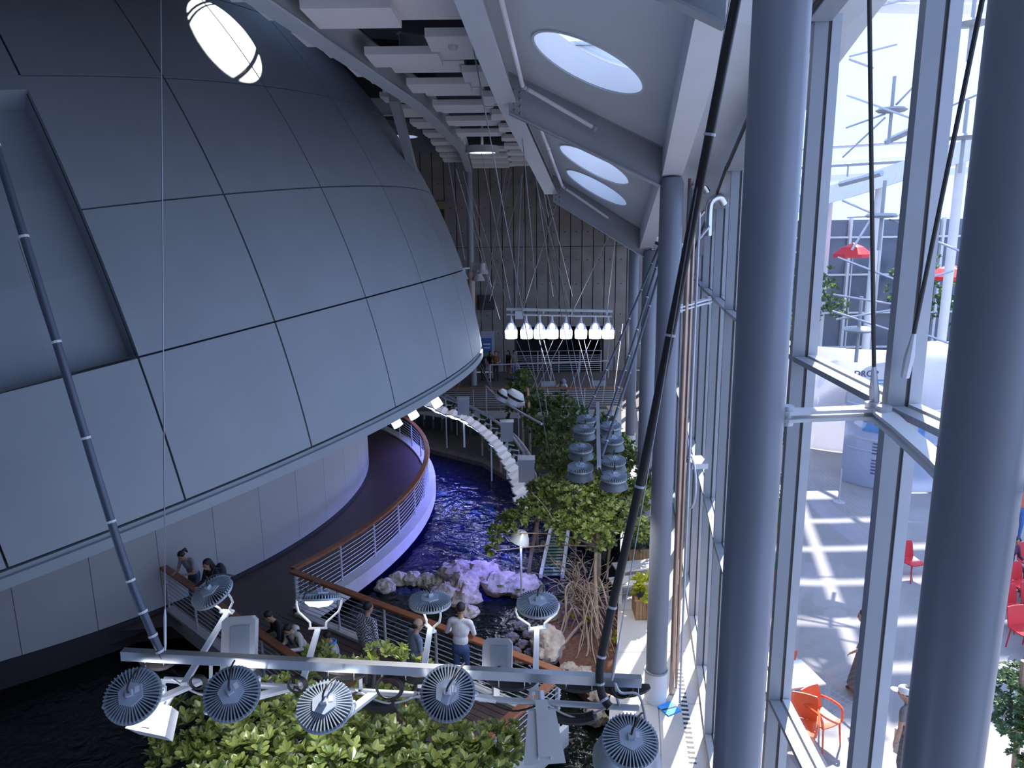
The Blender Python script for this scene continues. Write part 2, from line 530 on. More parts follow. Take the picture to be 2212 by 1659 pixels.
for i in range(len(LATS) - 1):
    a0, a1 = LATS[i], LATS[i + 1]
    half = LSTEP / 2
    mb = MB()
    N = 6
    gl_ = math.degrees(.017 / DR)
    am = (a0 + a1) / 2
    glo = gl_ / max(.2, math.cos(math.radians(am)))
    for r in (DR - .10, DR):
        for p in range(N + 1):
            for q in range(N + 1):
                A = math.radians(a0 + gl_ + (a1 - a0 - 2 * gl_) * p / N); B = math.radians(-half + glo + (LSTEP - 2 * glo) * q / N)
                mb.v.append(V((r * math.cos(A) * math.cos(B), r * math.cos(A) * math.sin(B), r * math.sin(A))))
    n1 = N + 1; k = n1 * n1
    for p in range(N):
        for q in range(N):
            mb.f.append((k + p * n1 + q, k + p * n1 + q + 1, k + (p + 1) * n1 + q + 1, k + (p + 1) * n1 + q))
    edge = [q for q in range(n1)] + [p * n1 + N for p in range(1, n1)] + [N * n1 + q for q in reversed(range(N))] + [p * n1 for p in reversed(range(1, N))]
    for s_, t_ in zip(edge, edge[1:] + edge[:1]):
        mb.f.append((s_, t_, k + t_, k + s_))
    mb.mi = [0] * len(mb.f)
    me = mesh_of(mb, 'panel', V((0, 0, 0)), [DOME], True)
    for c in range(-3, 8):
        if i in (1, 2) and c < 0: continue
        if i > 5 and c % 2 == 2: continue
        R = DF.to_4x4() @ Matrix.Rotation(math.radians(LON0 + LSTEP * (c + .5)), 4, 'Z')
        shared('panel', me, dome, R)
pr = []
for a, r in ((-4.5, DR - .10), (-4.52, DR - .03), (-4.75, DR - .05), (-4.8, DR + .02), (-5.42, DR + .0), (-5.5, DR - .12)):
    a = math.radians(a); pr.append((r * math.cos(a), r * math.sin(a)))
pr.append((11.0, pr[-1][1] + .15))
T = Matrix.Translation(DC) @ DF.to_4x4()
obj('rim_band', MB().lathe(pr[:6], 160, T), DOME, dome, True)
obj('soffit', MB().lathe(pr[5:], 96, T), mat('dome_soffit_grey', (.2, .2, .22), .8), dome)
# deep recessed window bay at the left
rec = MB()
RB = DR - .5
ll = [LON0 + gl_, LON0 - 4, LON0 - 8, LON0 - 12, LON0 - 17, LON0 - 22, LON0 - 27.4]
lt = [4.5, 10, 15.5, 20.9]
for p in range(3):
    for q in range(6):
        rec.add([DC + dpt(a, b, RB) for a, b in ((lt[p], ll[q]), (lt[p + 1], ll[q]), (lt[p + 1], ll[q + 1]), (lt[p], ll[q + 1]))], [(0, 1, 2, 3)])
    rec.add([DC + dpt(lt[p], ll[0], DR), DC + dpt(lt[p + 1], ll[0], DR), DC + dpt(lt[p + 1], ll[0], RB), DC + dpt(lt[p], ll[0], RB)], [(0, 1, 2, 3)])
for q in range(6):
    for a in (4.5, 20.9):
        rec.add([DC + dpt(a, ll[q], DR), DC + dpt(a, ll[q + 1], DR), DC + dpt(a, ll[q + 1], RB), DC + dpt(a, ll[q], RB)], [(0, 1, 2, 3)])
    rec.add([DC + dpt(20.9, ll[q], DR), DC + dpt(21.85, ll[q], DR), DC + dpt(21.85, ll[q + 1], DR), DC + dpt(20.9, ll[q + 1], DR)], [(0, 1, 2, 3)])
obj('window_recess', rec, DOME, dome)
dw = MB()
b0, b1 = LON0 - 8.6, LON0 - 14
dw.add([DC + dpt(a, b, RB + .05) for a, b in ((11.5, b0), (14.5, b0 + .6), (14.5, b1), (11.5, b1))], [(0, 1, 2, 3)])
tag(obj('recess_window', dw, mat('amber_window', (.10, .05, .02), .3), dome), 'small dark brown window in the recess')
# lower drum wall under the dome
WC, WR = V((-17.93, 23.84, 0)), 12.81
drum = thing('wall_dome_base', WC, kind='structure')
obj('drum_core', MB().lathe([(WR - .1, -1.2), (WR - .1, 4.6)], 120, Matrix.Translation(WC)), mat('drum_joint', (.14, .14, .15), .8), drum)
step = math.radians(6.3)
mb = MB()
for r in (WR - .08, WR):
    for z in (.10, 4.4):
        for q in range(5):
            t = -step / 2 + .0004 + (step - .0008) * q / 4
            mb.v.append(V((r * math.cos(t), r * math.sin(t), z)))
for q in range(4):
    mb.f += [(10 + q, 11 + q, 16 + q, 15 + q), (15 + q, 16 + q, 6 + q, 5 + q), (q + 1, q, 10 + q, 11 + q)]
mb.f += [(0, 10, 15, 5), (14, 4, 9, 19)]
mb.mi = [0] * len(mb.f)
me = mesh_of(mb, 'wall_panel', V((0, 0, 0)), [CREAM], True)
for i in range(-20, 10):
    shared('wall_panel', me, drum, Matrix.Rotation(i * step + .02, 4, 'Z'))
obj('baseboard', MB().lathe([(WR + .03, -1.2), (WR + .03, .09), (WR - .05, .10)], 120, Matrix.Translation(WC)), mat('black_plinth', (.03, .03, .035), .6), drum)

# ================================================================== curved walkway and bridge
RC, RR = V((-16.33, 22.85, 0)), 13.47
ring = []
for i in range(41):
    a = math.radians(-33.2 + (62 + 33.2) * i / 40)
    ring.append((RC.x + (RR + .14) * math.cos(a), RC.y + (RR + .14) * math.sin(a)))
inner = []
for i in range(41):
    a = math.radians(-46 + (62 + 46) * i / 40)
    inner.append((WC.x + (WR - .05) * math.cos(a), WC.y + (WR - .05) * math.sin(a)))
A_ = ring[0]
BU = V((.82, -.572)).normalized(); B2D = V((-.62, -.785)).normalized()
Bc = V((.84, 11.42)); N1 = V((-3.93, 11.95)); CORN = V((-2.55, 10.99))
Dend = Bc + B2D * 7.0
Cend = CORN + B2D * 5.6
NW = V((-8.05, 15.72))
walk = thing('walkway_deck', (-3, 20, 0), kind='structure')
ringpoly = ring + inner[::-1]
mb = MB()
k = len(ring)
mb.v = [V((p[0], p[1], z)) for z in (-.30, 0.0) for p in ring] + [V((p[0], p[1], z)) for z in (-.30, 0.0) for p in inner]
for i in range(k - 1):
    mb.f += [(i, i + 1, k + i + 1, k + i), (k + i, k + i + 1, 3 * k + i + 1, 3 * k + i), (2 * k + i + 1, 2 * k + i, 3 * k + i, 3 * k + i + 1), (i + 1, i, 2 * k + i, 2 * k + i + 1)]
mb.mi = [0] * len(mb.f)
obj('curved_deck', mb, mat('curved_deck_boards', (.075, .05, .05), .45, 0, .2, 2), walk, False)
mb = MB()
for rr, zz in (((RR + .14), -.32), ((RR + .26), -.32), ((RR + .26), .06), ((RR - .10), .06), ((RR - .10), .0)):
    for i in range(41):
        a = math.radians(-33.0 + (62 + 33.0) * i / 40)
        mb.v.append(V((RC.x + rr * math.cos(a), RC.y + rr * math.sin(a), zz)))
for r in range(4):
    for i in range(40):
        mb.f.append((r * 41 + i, r * 41 + i + 1, (r + 1) * 41 + i + 1, (r + 1) * 41 + i))
mb.mi = [0] * len(mb.f)
obj('kerb', mb, CONC2, walk, True)
bridge = [tuple(NW), (A_[0] - .05, A_[1] + .05), tuple(Bc), tuple(Dend), tuple(Cend), tuple(CORN), tuple(N1)]
br = thing('bridge_deck', (-2, 12, 0), kind='structure')
obj('bridge_slab', MB().prism(bridge, -.34, -.045), CONC2, br)
scan_boards(bridge, BU, .145, .012, -.04, 0.0, 'plank', PLANK, br)
# fill between ring start and bridge start by the drum
obj('landing', MB().prism([tuple(NW), (A_[0] - .05, A_[1] + .05), ring[1], inner[14], inner[8], inner[0]], -.3, -.004), PLANK, br)
for a, b in ((V(A_), Bc), (Bc, Dend), (NW, N1), (N1, CORN), (CORN, Cend)):
    a, b = V((a[0], a[1])), V((b[0], b[1]))
    obj('kerb', MB().bar((a.x, a.y, -.13), (b.x, b.y, -.13), .2, .38), CONC2, br)

def railing(name, path, label, wood=True, z0=0.0, hgt=1.07, spacing=1.35, rods=9, offset=0.0, seglen=2.6, rodr=.009, postr=.028):
    path = [V((p[0], p[1], 0)) for p in path]
    t = thing(name, (path[0].x, path[0].y, z0), label, 'railing')
    cum = [0]
    for a, b in zip(path, path[1:]): cum.append(cum[-1] + (b - a).length)
    L = cum[-1]
    def pt(s):
        s = max(0, min(L, s))
        for i in range(len(path) - 1):
            if s <= cum[i + 1] + 1e-9:
                q = (s - cum[i]) / max(1e-9, cum[i + 1] - cum[i]); return path[i].lerp(path[i + 1], q), (path[i + 1] - path[i]).normalized()
        return path[-1], (path[-1] - path[-2]).normalized()
    # handrail pieces
    nseg = max(1, round(L / seglen))
    hw, hh = (.17, .055) if wood else (.05, .05)
    for i in range(nseg):
        s0, s1 = L * i / nseg, L * (i + 1) / nseg
        ks = [s0 + .004] + [c for c in cum if s0 + .05 < c < s1 - .05] + [s1 - .004]
        mb = MB()
        for s in ks:
            p, d = pt(s)
            if 0 < s < L:
                p1, d1 = pt(s - .02); p2, d2 = pt(s + .02)
                d = (d1 + d2).normalized(); sc_ = 1 / max(.5, d.dot(d1))
            else: sc_ = 1
            n = V((-d.y, d.x, 0)) * sc_
            for (u_, z_) in ((-hw / 2, hgt - hh), (hw / 2, hgt - hh), (hw / 2, hgt - .01), (hw / 2 - .012, hgt), (-hw / 2 + .012, hgt), (-hw / 2, hgt - .01)):
                mb.v.append(p + n * u_ + V((0, 0, z0 + z_)))
        m = len(ks)
        for a in range(m - 1):
            for b in range(6):
                mb.f.append((a * 6 + b, a * 6 + (b + 1) % 6, a * 6 + 6 + (b + 1) % 6, a * 6 + 6 + b))
        mb.f += [tuple(reversed(range(6))), tuple(range((m - 1) * 6, m * 6))]
        mb.mi = [0] * len(mb.f)
        obj('handrail', mb, WOOD if wood else GALV, t)
    npost = max(2, round(L / spacing) + 1)
    for i in range(npost):
        p, d = pt(.08 + (L - .16) * i / (npost - 1))
        po = obj('post', MB().tube([(p.x, p.y, z0), (p.x, p.y, z0 + hgt - hh)], postr, 8), GALV, t, True)
        obj('foot_plate', MB().tube([(p.x, p.y, z0), (p.x, p.y, z0 + .025)], .075, 12), GALV, po, True)
    for r in range(rods):
        z = z0 + .12 + (hgt - .22) * r / (rods - 1)
        pts = [pt(0)[0]] + [pt(c)[0] for c in cum[1:-1]] + [pt(L)[0]]
        obj('rod', MB().tube([p + V((0, 0, z)) for p in pts], rodr, 6), GALV, t, True)
    return t
def off(p, d): return p
railing('curved_railing', [(RC.x + RR * math.cos(math.radians(a)), RC.y + RR * math.sin(math.radians(a))) for a in [-32.9 + 3.4 * i for i in range(27)]], 'curved steel rod railing with wooden handrail along the walkway around the dome', spacing=1.5)
railing('bridge_railing', [(A_[0] - .06, A_[1] + .02), tuple(Bc - V((.06, -.03)))], 'straight bridge railing with wooden handrail where three men stand', spacing=1.35)
railing('bridge_railing', [tuple(Bc - V((.06, .05))), tuple(Dend)], 'railing of the bridge end turning towards the camera under the leaves', spacing=1.6)
railing('bridge_railing', [tuple(NW), tuple(N1), tuple(CORN)], 'shaded near bridge railing that the children lean on', spacing=1.4)
railing('bridge_railing', [tuple(CORN), tuple(Cend)], 'bridge railing hidden beneath the near tree canopy', spacing=1.6)
railing('far_railing', [(-9, 34.35), (5.3, 34.3)], 'long far railing with orange handrail in front of the concrete wall', spacing=1.75, rods=9, rodr=.014)

# ================================================================== walls
wb = thing('wall_back', (-2, 43.5, 0), kind='structure')
obj('wall_core', MB().box((-13, 43.95, 7.3), (26.6, .4, 14.6)).box((7.3, 43.95, 7.3), (4.0, .4, 14.6)).box((2.8, 43.95, 8.65), (5.2, .4, 11.9)), mat('wall_joint_shadow', (.04, .04, .04), .9), wb)
OX0, OX1, OZ = .3, 5.3, 2.7
xx = -13.0
k = 0
while xx < 9.2:
    wd = .66
    c = xx + wd / 2
    z0 = OZ if (c > OX0 and c < OX1) else 0.0
    for (za, zb) in (((z0, 7.35), (7.38, 14.4))):
        obj('concrete_board', MB().box((c, 43.72 + rnd.uniform(-.012, .012), (za + zb) / 2), (wd - .045, .1, zb - za)), CONC, wb)
    xx += wd; k += 1
mb = MB()
for i in range(34):
    for z in (1.2, 2.3, 3.4, 5.2, 6.6, 8.2, 9.6, 11.0):
        x = -13 + .66 * i + .33
        if OX0 < x < OX1 and z < OZ: continue
        mb.tube([(x, 43.64, z), (x, 43.70, z)], .032, 6)
tag(obj('tie_hole', mb, mat('tie_hole_dark', (.03, .03, .03), .9), wb), kind='stuff')
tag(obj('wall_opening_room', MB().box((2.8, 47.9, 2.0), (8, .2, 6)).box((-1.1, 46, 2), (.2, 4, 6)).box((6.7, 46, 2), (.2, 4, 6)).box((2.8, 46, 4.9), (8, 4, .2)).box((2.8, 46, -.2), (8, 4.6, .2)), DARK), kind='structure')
tag(obj('wall_left', MB().box((-35, 20, 8), (.4, 50, 26)), DARK), kind='structure')
tag(obj('wall_rear', MB().box((-15, -4.2, 5), (42, .4, 20)), mat('rear_wall', (.14, .14, .15), .8)), kind='structure')
tag(obj('floor_upper_walkway', MB().box((-6, -2.3, 6.85), (18, 3.4, .3)), CONC2), kind='structure')
tag(obj('wall_back_left', MB().box((-25, 43.8, 8), (22, .3, 26)), DARK), kind='structure')

# ================================================================== roof
RCAP = 18.0
def roof_z(x, y):
    d2 = (x - DC.x) ** 2 + (y - DC.y) ** 2
    z = 12.7
    if d2 < RCAP ** 2:
        z = max(z, DC.z + math.sqrt(RCAP ** 2 - d2) + .5)
    return z
def cdt(boundary, holes, grid, zf):
    vs_ = [V(p) for p in boundary]; es = [(i, (i + 1) % len(boundary)) for i in range(len(boundary))]
    for h in holes:
        k = len(vs_)
        vs_ += [V(p) for p in h]
        es += [(k + i, k + (i + 1) % len(h)) for i in range(len(h))]
    vs_ += [V(p) for p in grid if inpoly(p[0], p[1], boundary) and not any(inpoly(p[0], p[1], h) for h in holes)]
    r = delaunay_2d_cdt(vs_, es, [], 0, 1e-4)
    P, F = r[0], r[2]
    out = []
    for f in F:
        cx = sum(P[i].x for i in f) / len(f); cy = sum(P[i].y for i in f) / len(f)
        if inpoly(cx, cy, boundary) and not any(inpoly(cx, cy, h) for h in holes):
            out.append(tuple(f))
    return MB().add([(p.x, p.y, zf(p.x, p.y)) for p in P], out)
def bay_z(x, y):
    g, e = g_at(y), e_at(y)
    k = (x - g.x) / (e.x - g.x)
    return g.z + (e.z - g.z) * k + .32
SKY = []
def sky_ring(c, n, r, N=40):
    a = n.cross(V((0, 1, 0))).normalized(); b = n.cross(a)
    return [c + (a * math.cos(2 * PI * i / N) + b * math.sin(2 * PI * i / N)) * r for i in range(N)]
def skylight(c, n, r, dep, label, zf=None):
    t = thing('skylight', c, label, 'skylight', 'round skylights in the roof')
    ringp = sky_ring(c, n, r)
    N = len(ringp)
    base = [V((p.x, p.y, zf(p.x, p.y))) if zf else p for p in ringp]
    top = [p + n * dep for p in ringp]
    mb = MB().add(base + top, [(i, i + N, (i + 1) % N + N, (i + 1) % N) for i in range(N)])
    obj('shaft', mb, WHITE, t, True)
    out_ = [c + (p - c) * 1.035 + n * -.02 for p in base]; in_ = [c + (p - c) * .995 + n * -.02 for p in base]
    mb = MB().add(out_ + in_ + [p + n * .05 for p in out_], [(i, (i + 1) % N, N + (i + 1) % N, N + i) for i in range(N)] + [(i, 2 * N + i, 2 * N + (i + 1) % N, (i + 1) % N) for i in range(N)])
    obj('rim', mb, WHITE, t)
    tr = [c + (p - c) * 1.09 + n * dep for p in ringp]
    obj('glazing_ring', MB().tube(tr + [tr[0]], .03, 6), JOINT, t)
    obj('glazing', MB().add([p + n * (dep + .03) for p in ringp], [tuple(range(N))]), GLASS, t)
    return [(p.x, p.y) for p in ringp]
def bay_center(y, k=.46):
    g, e = g_at(y), e_at(y)
    x = g.x + (e.x - g.x) * k
    return V((x, y, bay_z(x, y)))
def bay_normal(c):
    d = .05
    dx = (bay_z(c.x + d, c.y) - bay_z(c.x - d, c.y)) / (2 * d); dy = (bay_z(c.x, c.y + d) - bay_z(c.x, c.y - d)) / (2 * d)
    return V((-dx, -dy, 1)).normalized()
bayholes = []
for y, k_, lb in ((4.6, .46, 'round skylight overhead behind the first roof bay'), (10.05, .50, 'largest round skylight with a deep white shaft at the top centre'), (13.25, .48, 'sliver of a round skylight just behind the first sloping roof beam'), (15.15, .48, 'wide bright round skylight in the second roof bay'), (16.95, .48, 'thin bright round skylight above the last sloping roof beam')):
    c = bay_center(y, k_)
    bayholes.append(skylight(c, bay_normal(c), .76, .34, lb, bay_z))
ys = [-4 + .75 * i for i in range(31)]
ys = [y for y in ys if y < 18.5] + [18.5]
bnd = [(g_at(y).x, y) for y in ys] + [(e_at(y).x, y) for y in reversed(ys)]
grid = [(g_at(y).x + (e_at(y).x - g_at(y).x) * k / 6, y) for y in ys[1:-1] for k in range(1, 6)]
mb = cdt(bnd, bayholes, grid, bay_z)
tag(obj('ceiling_bay', mb, ROOF), kind='structure')
# soffit between the column line and the glass
mb = MB()
for i, y in enumerate(ys):
    e = e_at(y); mb.v += [e + V((.05, 0, .30)), V((fx(y) + .5, y, fz(y) + .12))]
    if i: mb.f.append((2 * i - 2, 2 * i - 1, 2 * i + 1, 2 * i)); mb.mi.append(0)
tag(obj('ceiling_soffit', mb, ROOF), kind='structure')
# main roof with the skylight that throws the sun patch on the dome
def sphere_hit(x, y):
    d = ray(x, y).normalized(); v = DC - EYE
    b = v.dot(d); disc = b * b - (v.length_squared - DR * DR)
    return EYE + d * (b - math.sqrt(max(0, disc)))
SPOT = sphere_hit(487, 80)
t_ = 0.0
while True:
    q = SPOT + SUN * t_
    if q.z >= roof_z(q.x, q.y) or t_ > 30: break
    t_ += .02
mainholes = []
# openings are cut square to the sun hole; depth small
mainholes.append(skylight(q, (UP + SUN).normalized(), .72, .12, 'round skylight above the dome that lets in the sun patch', None))
for x_, y_, lb in ((-9, 4.5, 'round skylight over the left end of the lagoon'), (-5, 36, 'round skylight above the far platform'), (2.6, 30, 'round skylight above the far end of the reef')):
    mainholes.append(skylight(V((x_, y_, roof_z(x_, y_))), UP, .75, .3, lb, None))
bm_ = [(-35.2, -4.2)] + [(-35.2, 44)] + [(fx(44) + .2, 44), (fx(18.5) + .2, 18.6)] + [(g_at(y).x, y) for y in reversed(ys)]
grid = [(-35 + 1.1 * i, -4 + 1.1 * j) for i in range(42) for j in range(44)]
mb = cdt(bm_, mainholes, grid, lambda x, y: roof_z(x, y))
tag(obj('ceiling_main', mb, mat('roof_underside_unlit', (.16, .16, .18), .85)), kind='structure')  # dark base colour stands for the little light above the panels
# closing plates: above the girder, above the valley beam and above the far glass
mb = MB()
for i, y in enumerate(ys):
    g = g_at(y); mb.v += [g + V((0, 0, .2)), V((g.x, y, 12.75))]
    if i: mb.f.append((2 * i - 2, 2 * i - 1, 2 * i + 1, 2 * i)); mb.mi.append(0)
g, e = g_at(18.5), e_at(18.5)
mb.add([g + V((0, .1, .2)), e + V((0, .1, .2)), V((fx(18.5) + .5, 18.6, fz(18.5))), V((fx(18.5) + .5, 18.6, 12.8)), V((g.x, 18.6, 12.8))], [(0, 1, 2, 3, 4)])
tag(obj('wall_roof_step', mb, BEAM), kind='structure')
mb = MB()
yy = [18.6, 22, 28, 34, 44]
for i, y in enumerate(yy):
    mb.v += [V((fx(y) + .2, y, fz(y))), V((fx(y) + .2, y, 12.8))]
    if i: mb.f.append((2 * i - 2, 2 * i - 1, 2 * i + 1, 2 * i)); mb.mi.append(0)
tag(obj('wall_above_far_glass', mb, WHITE), kind='structure')

def ibeam(name, pts, w_, h, label, flange=.03, material=None):
    """an I beam swept along points (bottom flange at the points)"""
    pts = [V(p) for p in pts]
    t = thing(name, pts[0], label, 'beam')
    mats = material or BEAM
    def sweep(part, wd, z0, z1):
        mb = MB()
        for i, p in enumerate(pts):
            d = (pts[min(i + 1, len(pts) - 1)] - pts[max(i - 1, 0)]); d.z = 0; d.normalize()
            n = V((-d.y, d.x, 0)) * (wd / 2)
            mb.v += [p - n + V((0, 0, z0)), p + n + V((0, 0, z0)), p + n + V((0, 0, z1)), p - n + V((0, 0, z1))]
        for i in range(len(pts) - 1):
            for b in range(4):
                mb.f.append((i * 4 + b, i * 4 + (b + 1) % 4, i * 4 + 4 + (b + 1) % 4, i * 4 + 4 + b))
        k = (len(pts) - 1) * 4
        mb.f += [(3, 2, 1, 0), (k, k + 1, k + 2, k + 3)]
        mb.mi = [0] * len(mb.f)
        obj(part, mb, mats, t)
    sweep('bottom_flange', w_, 0, flange)
    sweep('web', .025, flange, h - flange)
    sweep('top_flange', w_, h - flange, h)
    return t
G_ = [g_at(y) for y in [-4 + 1.5 * i for i in range(15)] + [18.5]]
ibeam('roof_girder', [p + V((-.05, 0, -.12)) for p in G_], .30, .5, 'long curved grey roof girder left of the big skylight')
ibeam('roof_girder', [h_at(y) for y in [2 + 2 * i for i in range(20)]], .32, .55, 'grey girder between the dome and the white ceiling panels')
cross = []
for y, lb in ((6.0, 'sloping roof beam overhead near the camera'), (12.2, 'bolted sloping roof beam below the biggest skylight'), (18.5, 'last sloping roof beam in front of the concrete wall')):
    g, e = g_at(y), e_at(y)
    n = 6
    t = ibeam('sloping_beam', [g.lerp(e, i / n) + V((0, 0, -.30)) for i in range(n + 1)], .16, .62, lb, .025, STEEL)
    cross.append(t)
    for i in range(2):
        for j in range(4):
            p = g.lerp(e, .035 + .035 * i) + V((0, -.02, .1 - .1 * j))
            obj('bolt', MB().ball(p, .022, 8, 6), STEEL, t, True)
# edge beam over the columns
mb = MB()
E_ = [e_at(y) for y in ys]
for i, p in enumerate(E_):
    mb.v += [p + V((-.17, 0, -.05)), p + V((.15, 0, -.05)), p + V((.15, 0, .42)), p + V((-.17, 0, .42))]
for i in range(len(E_) - 1):
    for b in range(4):
        mb.f.append((i * 4 + b, i * 4 + (b + 1) % 4, i * 4 + 4 + (b + 1) % 4, i * 4 + 4 + b))
mb.f += [(3, 2, 1, 0)]; mb.mi = [0] * len(mb.f)
tag(obj('edge_beam', mb, WHITE), 'smooth white edge beam running over the column tops', 'beam')
# tall dark ceiling beams seen above the panels
for y, lb in ((16.5, 'dark cross beam above the white ceiling panels'), (24, 'second dark cross beam above the white ceiling panels')):
    t = ibeam('upper_beam', [V((-2.2, y - .4, 11.95)), V((-1, y + .5, 11.95)), V((.6, y + 1.5, 11.95))] if y < 20 else [V((-6.5, y, 11.95)), V((1.2, y, 11.95))], .2, .5, lb)
# inclined brace by the dome
tag(obj('roof_brace', MB().bar(h_at(19) + V((-.7, 0, .35)), (-2.9, 24.5, 9.6), .22, .28), STEEL), 'inclined grey brace between the dome and the ceiling', 'brace')

# acoustic ceiling panels
dl = at(1042, 331, 29)
t = thing('far_skylight_disc', dl, 'round far skylight modelled as a glowing disc beyond the white panels', 'lamp')
obj('rim', MB().lathe([(.50, .0), (.62, .0), (.62, .25), (.5, .25)], 28, Matrix.Translation(dl)), WHITE, t)
obj('glow_disc', MB().lathe([(.52, .03), (.001, .04)], 28, Matrix.Translation(dl)), mat_emit('skylight_glow', (.9, .93, 1), 3.5), t)  # glowing disc stands in for daylight through a far round skylight
obj('stem', MB().tube([dl + UP * .1, V((dl.x, dl.y, 12.75))], .05, 8), STEEL, t)
ac = thing('ceiling_panels', (-1.5, 20, 11.5), kind='structure')
for i in range(24):
    y = 8.6 + 1.38 * i
    h = h_at(y)
    right = g_at(y).x - .05 if y < 18 else .7 + (y - 18) * .07
    left = h.x + .2
    widths = [(left, left + (right - left) * (.52 if i % 2 else .46)), (left + (right - left) * (.50 if i % 2 else .44), right)]
    for j, (a, b) in enumerate(widths):
        if (i * 7 + j * 3) % 11 == 10: continue
        z = 11.62 + (.10 if (i + j) % 2 else -.06)
        if (V(((a + b) / 2, y, z)) - SPOT).cross(SUN).length < 1.5: continue
        if j == 0 and y > 27 and y < 31: continue
        obj('acoustic_panel', MB().box(((a + b) / 2, y + (.2 if j else 0), z), (b - a, 1.05, .13)), ACOU, ac)
    if y > 3:
        c3 = V((h.x - .58 - (.08 if i % 2 else 0), y - .3, 11.85 + (.1 if i % 2 else 0)))
        if (c3 - SPOT).cross(SUN).length < 1.25: continue
        obj('acoustic_panel', MB().box(c3, (.75 if y < 20 else 1.3, 1.02, .12)), ACOU, ac)
# smoke detectors on panels
for k_, (x, y, zz, lb) in enumerate(((-.9, 13.0, 11.477, 'small round smoke detector under a near ceiling panel'), (-.3, 19.8, 11.637, 'small round smoke detector under a farther ceiling panel'))):
    tag(obj('smoke_detector', MB().lathe([(.001, -.06), (.06, -.055), (.08, -.02), (.08, .02)], 16, Matrix.Translation((x, y, zz))), WHITE, None, True), lb, 'detector')

# ================================================================== columns
COLS = [(1.78, 5.2, 'near thick blue-grey column left of the mullions', None), (2.25, 3.4, 'nearest column at the right edge of the view', None), (2.58, 12.15, 'column with a white base collar beside the blue mat', 9.35), (3.45, 18.5, 'fourth column standing behind the tree with hanging lamps', 8.0), (4.57, 27.7, 'column with a collar at the far end of the gallery', 12.6)]
for x, y, lb, zt in COLS:
    t = thing('column', (x, y, 0), lb, 'column')
    ztop = zt or e_at(y).z
    zt2 = ztop if zt else ztop + .3
    R_ = .185
    obj('shaft', MB().lathe([(R_, .0), (R_, zt2 - .12), (R_ - .03, zt2 - .04), (.001, zt2)], 32, Matrix.Translation((x, y, 0))), COLM, t, True)
    obj('collar', MB().lathe([(R_ + .001, .62), (R_ + .02, .61), (R_ + .02, 0)], 32, Matrix.Translation((x, y, 0))), WHITE, t, True)
    obj('collar_band', MB().lathe([(R_ + .005, .60), (R_ + .028, .60), (R_ + .028, .63), (R_ + .005, .63)], 32, Matrix.Translation((x, y, 0))), STEEL, t)
t = thing('column', (-2.12, 40, 0), 'slim far column standing beside the dome edge', 'column')
obj('shaft', MB().lathe([(.18, 0), (.18, 11.35)], 24, Matrix.Translation((-2.12, 40, 0))), STEEL, t, True)
obj('painted_band', MB().lathe([(.184, 1.2), (.184, 6.2)], 24, Matrix.Translation((-2.12, 40, 0))), mat('salmon_band', (.55, .42, .38), .5), t, True)
# downpipes beside the third column
for k_, (dx, dy, r) in enumerate(((.33, .15, .045), (.46, .35, .03), (.42, -.15, .02))):
    x, y = 2.58 + dx, 12.15 + dy
    p = [(x, y, 0.02), (x, y, 8.6 - .25 * k_), (x + .02, y, 8.85 - .25 * k_), (x + .18, y + .05, 9.05 - .25 * k_)]
    tag(obj('downpipe', MB().tube(smoothline(p, 5), r, 10), mat('copper_pipe', (.45, .33, .26), .3, .8) if k_ < 2 else GALV, None, True), ['thick copper downpipe beside the collared column', 'slimmer copper pipe behind the downpipe', 'thin grey conduit running down in front of the copper pipe'][k_], 'pipe')
# pipe elbow at the column top
for k_, (dx, h) in enumerate(((.34, 9.15), (.62, 8.95))):
    p = [(2.58 + dx, 12.2, h - .55), (2.58 + dx, 12.2, h - .1), (2.64 + dx, 12.2, h + .02), (2.76 + dx, 12.25, h + .05), (2.84 + dx, 12.3, h - .05)]
    tag(obj('pipe_elbow', MB().tube(smoothline(p, 5), .06, 12), INOX, None, True), ['steel duct elbow at the head of the collared column', 'second steel duct elbow under the white soffit'][k_], 'pipe')

# ================================================================== glass facade
fac = thing('window_1', (3.4, 12, 0), kind='structure')
MY = [-.9, 1.1, 3.1, 5.1, 7.1, 9.1, 11.1, 13.1, 15.0, 17.0, 19.0, 21.0, 23.1, 25.2, 27.4, 29.6, 31.8, 34.0, 36.5, 39, 42]
CAPM = mat('outer_cap_grey', (.46, .49, .54), .4)
GASK = mat('black_gasket', (.05, .045, .045), .6)
for y in MY:
    x = fx(y); d = V((fx(y + .1) - fx(y - .1), .2, 0)).normalized(); n = V((-d.y, d.x, 0))   # n points indoors (-x)
    zt = fz(y)
    p = V((x, y, 0))
    mu = obj('mullion', MB().bar(p + n * .075, p + n * .075 + UP * zt, .12, .085, d), STEEL, fac)
    obj('gasket', MB().bar(p, p + UP * zt, .035, .05, d), GASK, mu)
    obj('outer_cap', MB().bar(p - n * .06, p - n * .06 + UP * zt, .085, .075, d), CAPM, mu)
    mbs = MB()
    for zz in [0.6 + .55 * q for q in range(int(zt / .55))]:
        c = p + n * .012 - d * .03 + UP * zz
        mbs.ball(c, .012, 5, 4)
    if 2 < y < 18: obj('screw_line', mbs, GASK, mu)
ZT = [.06, 3.55, 7.3]
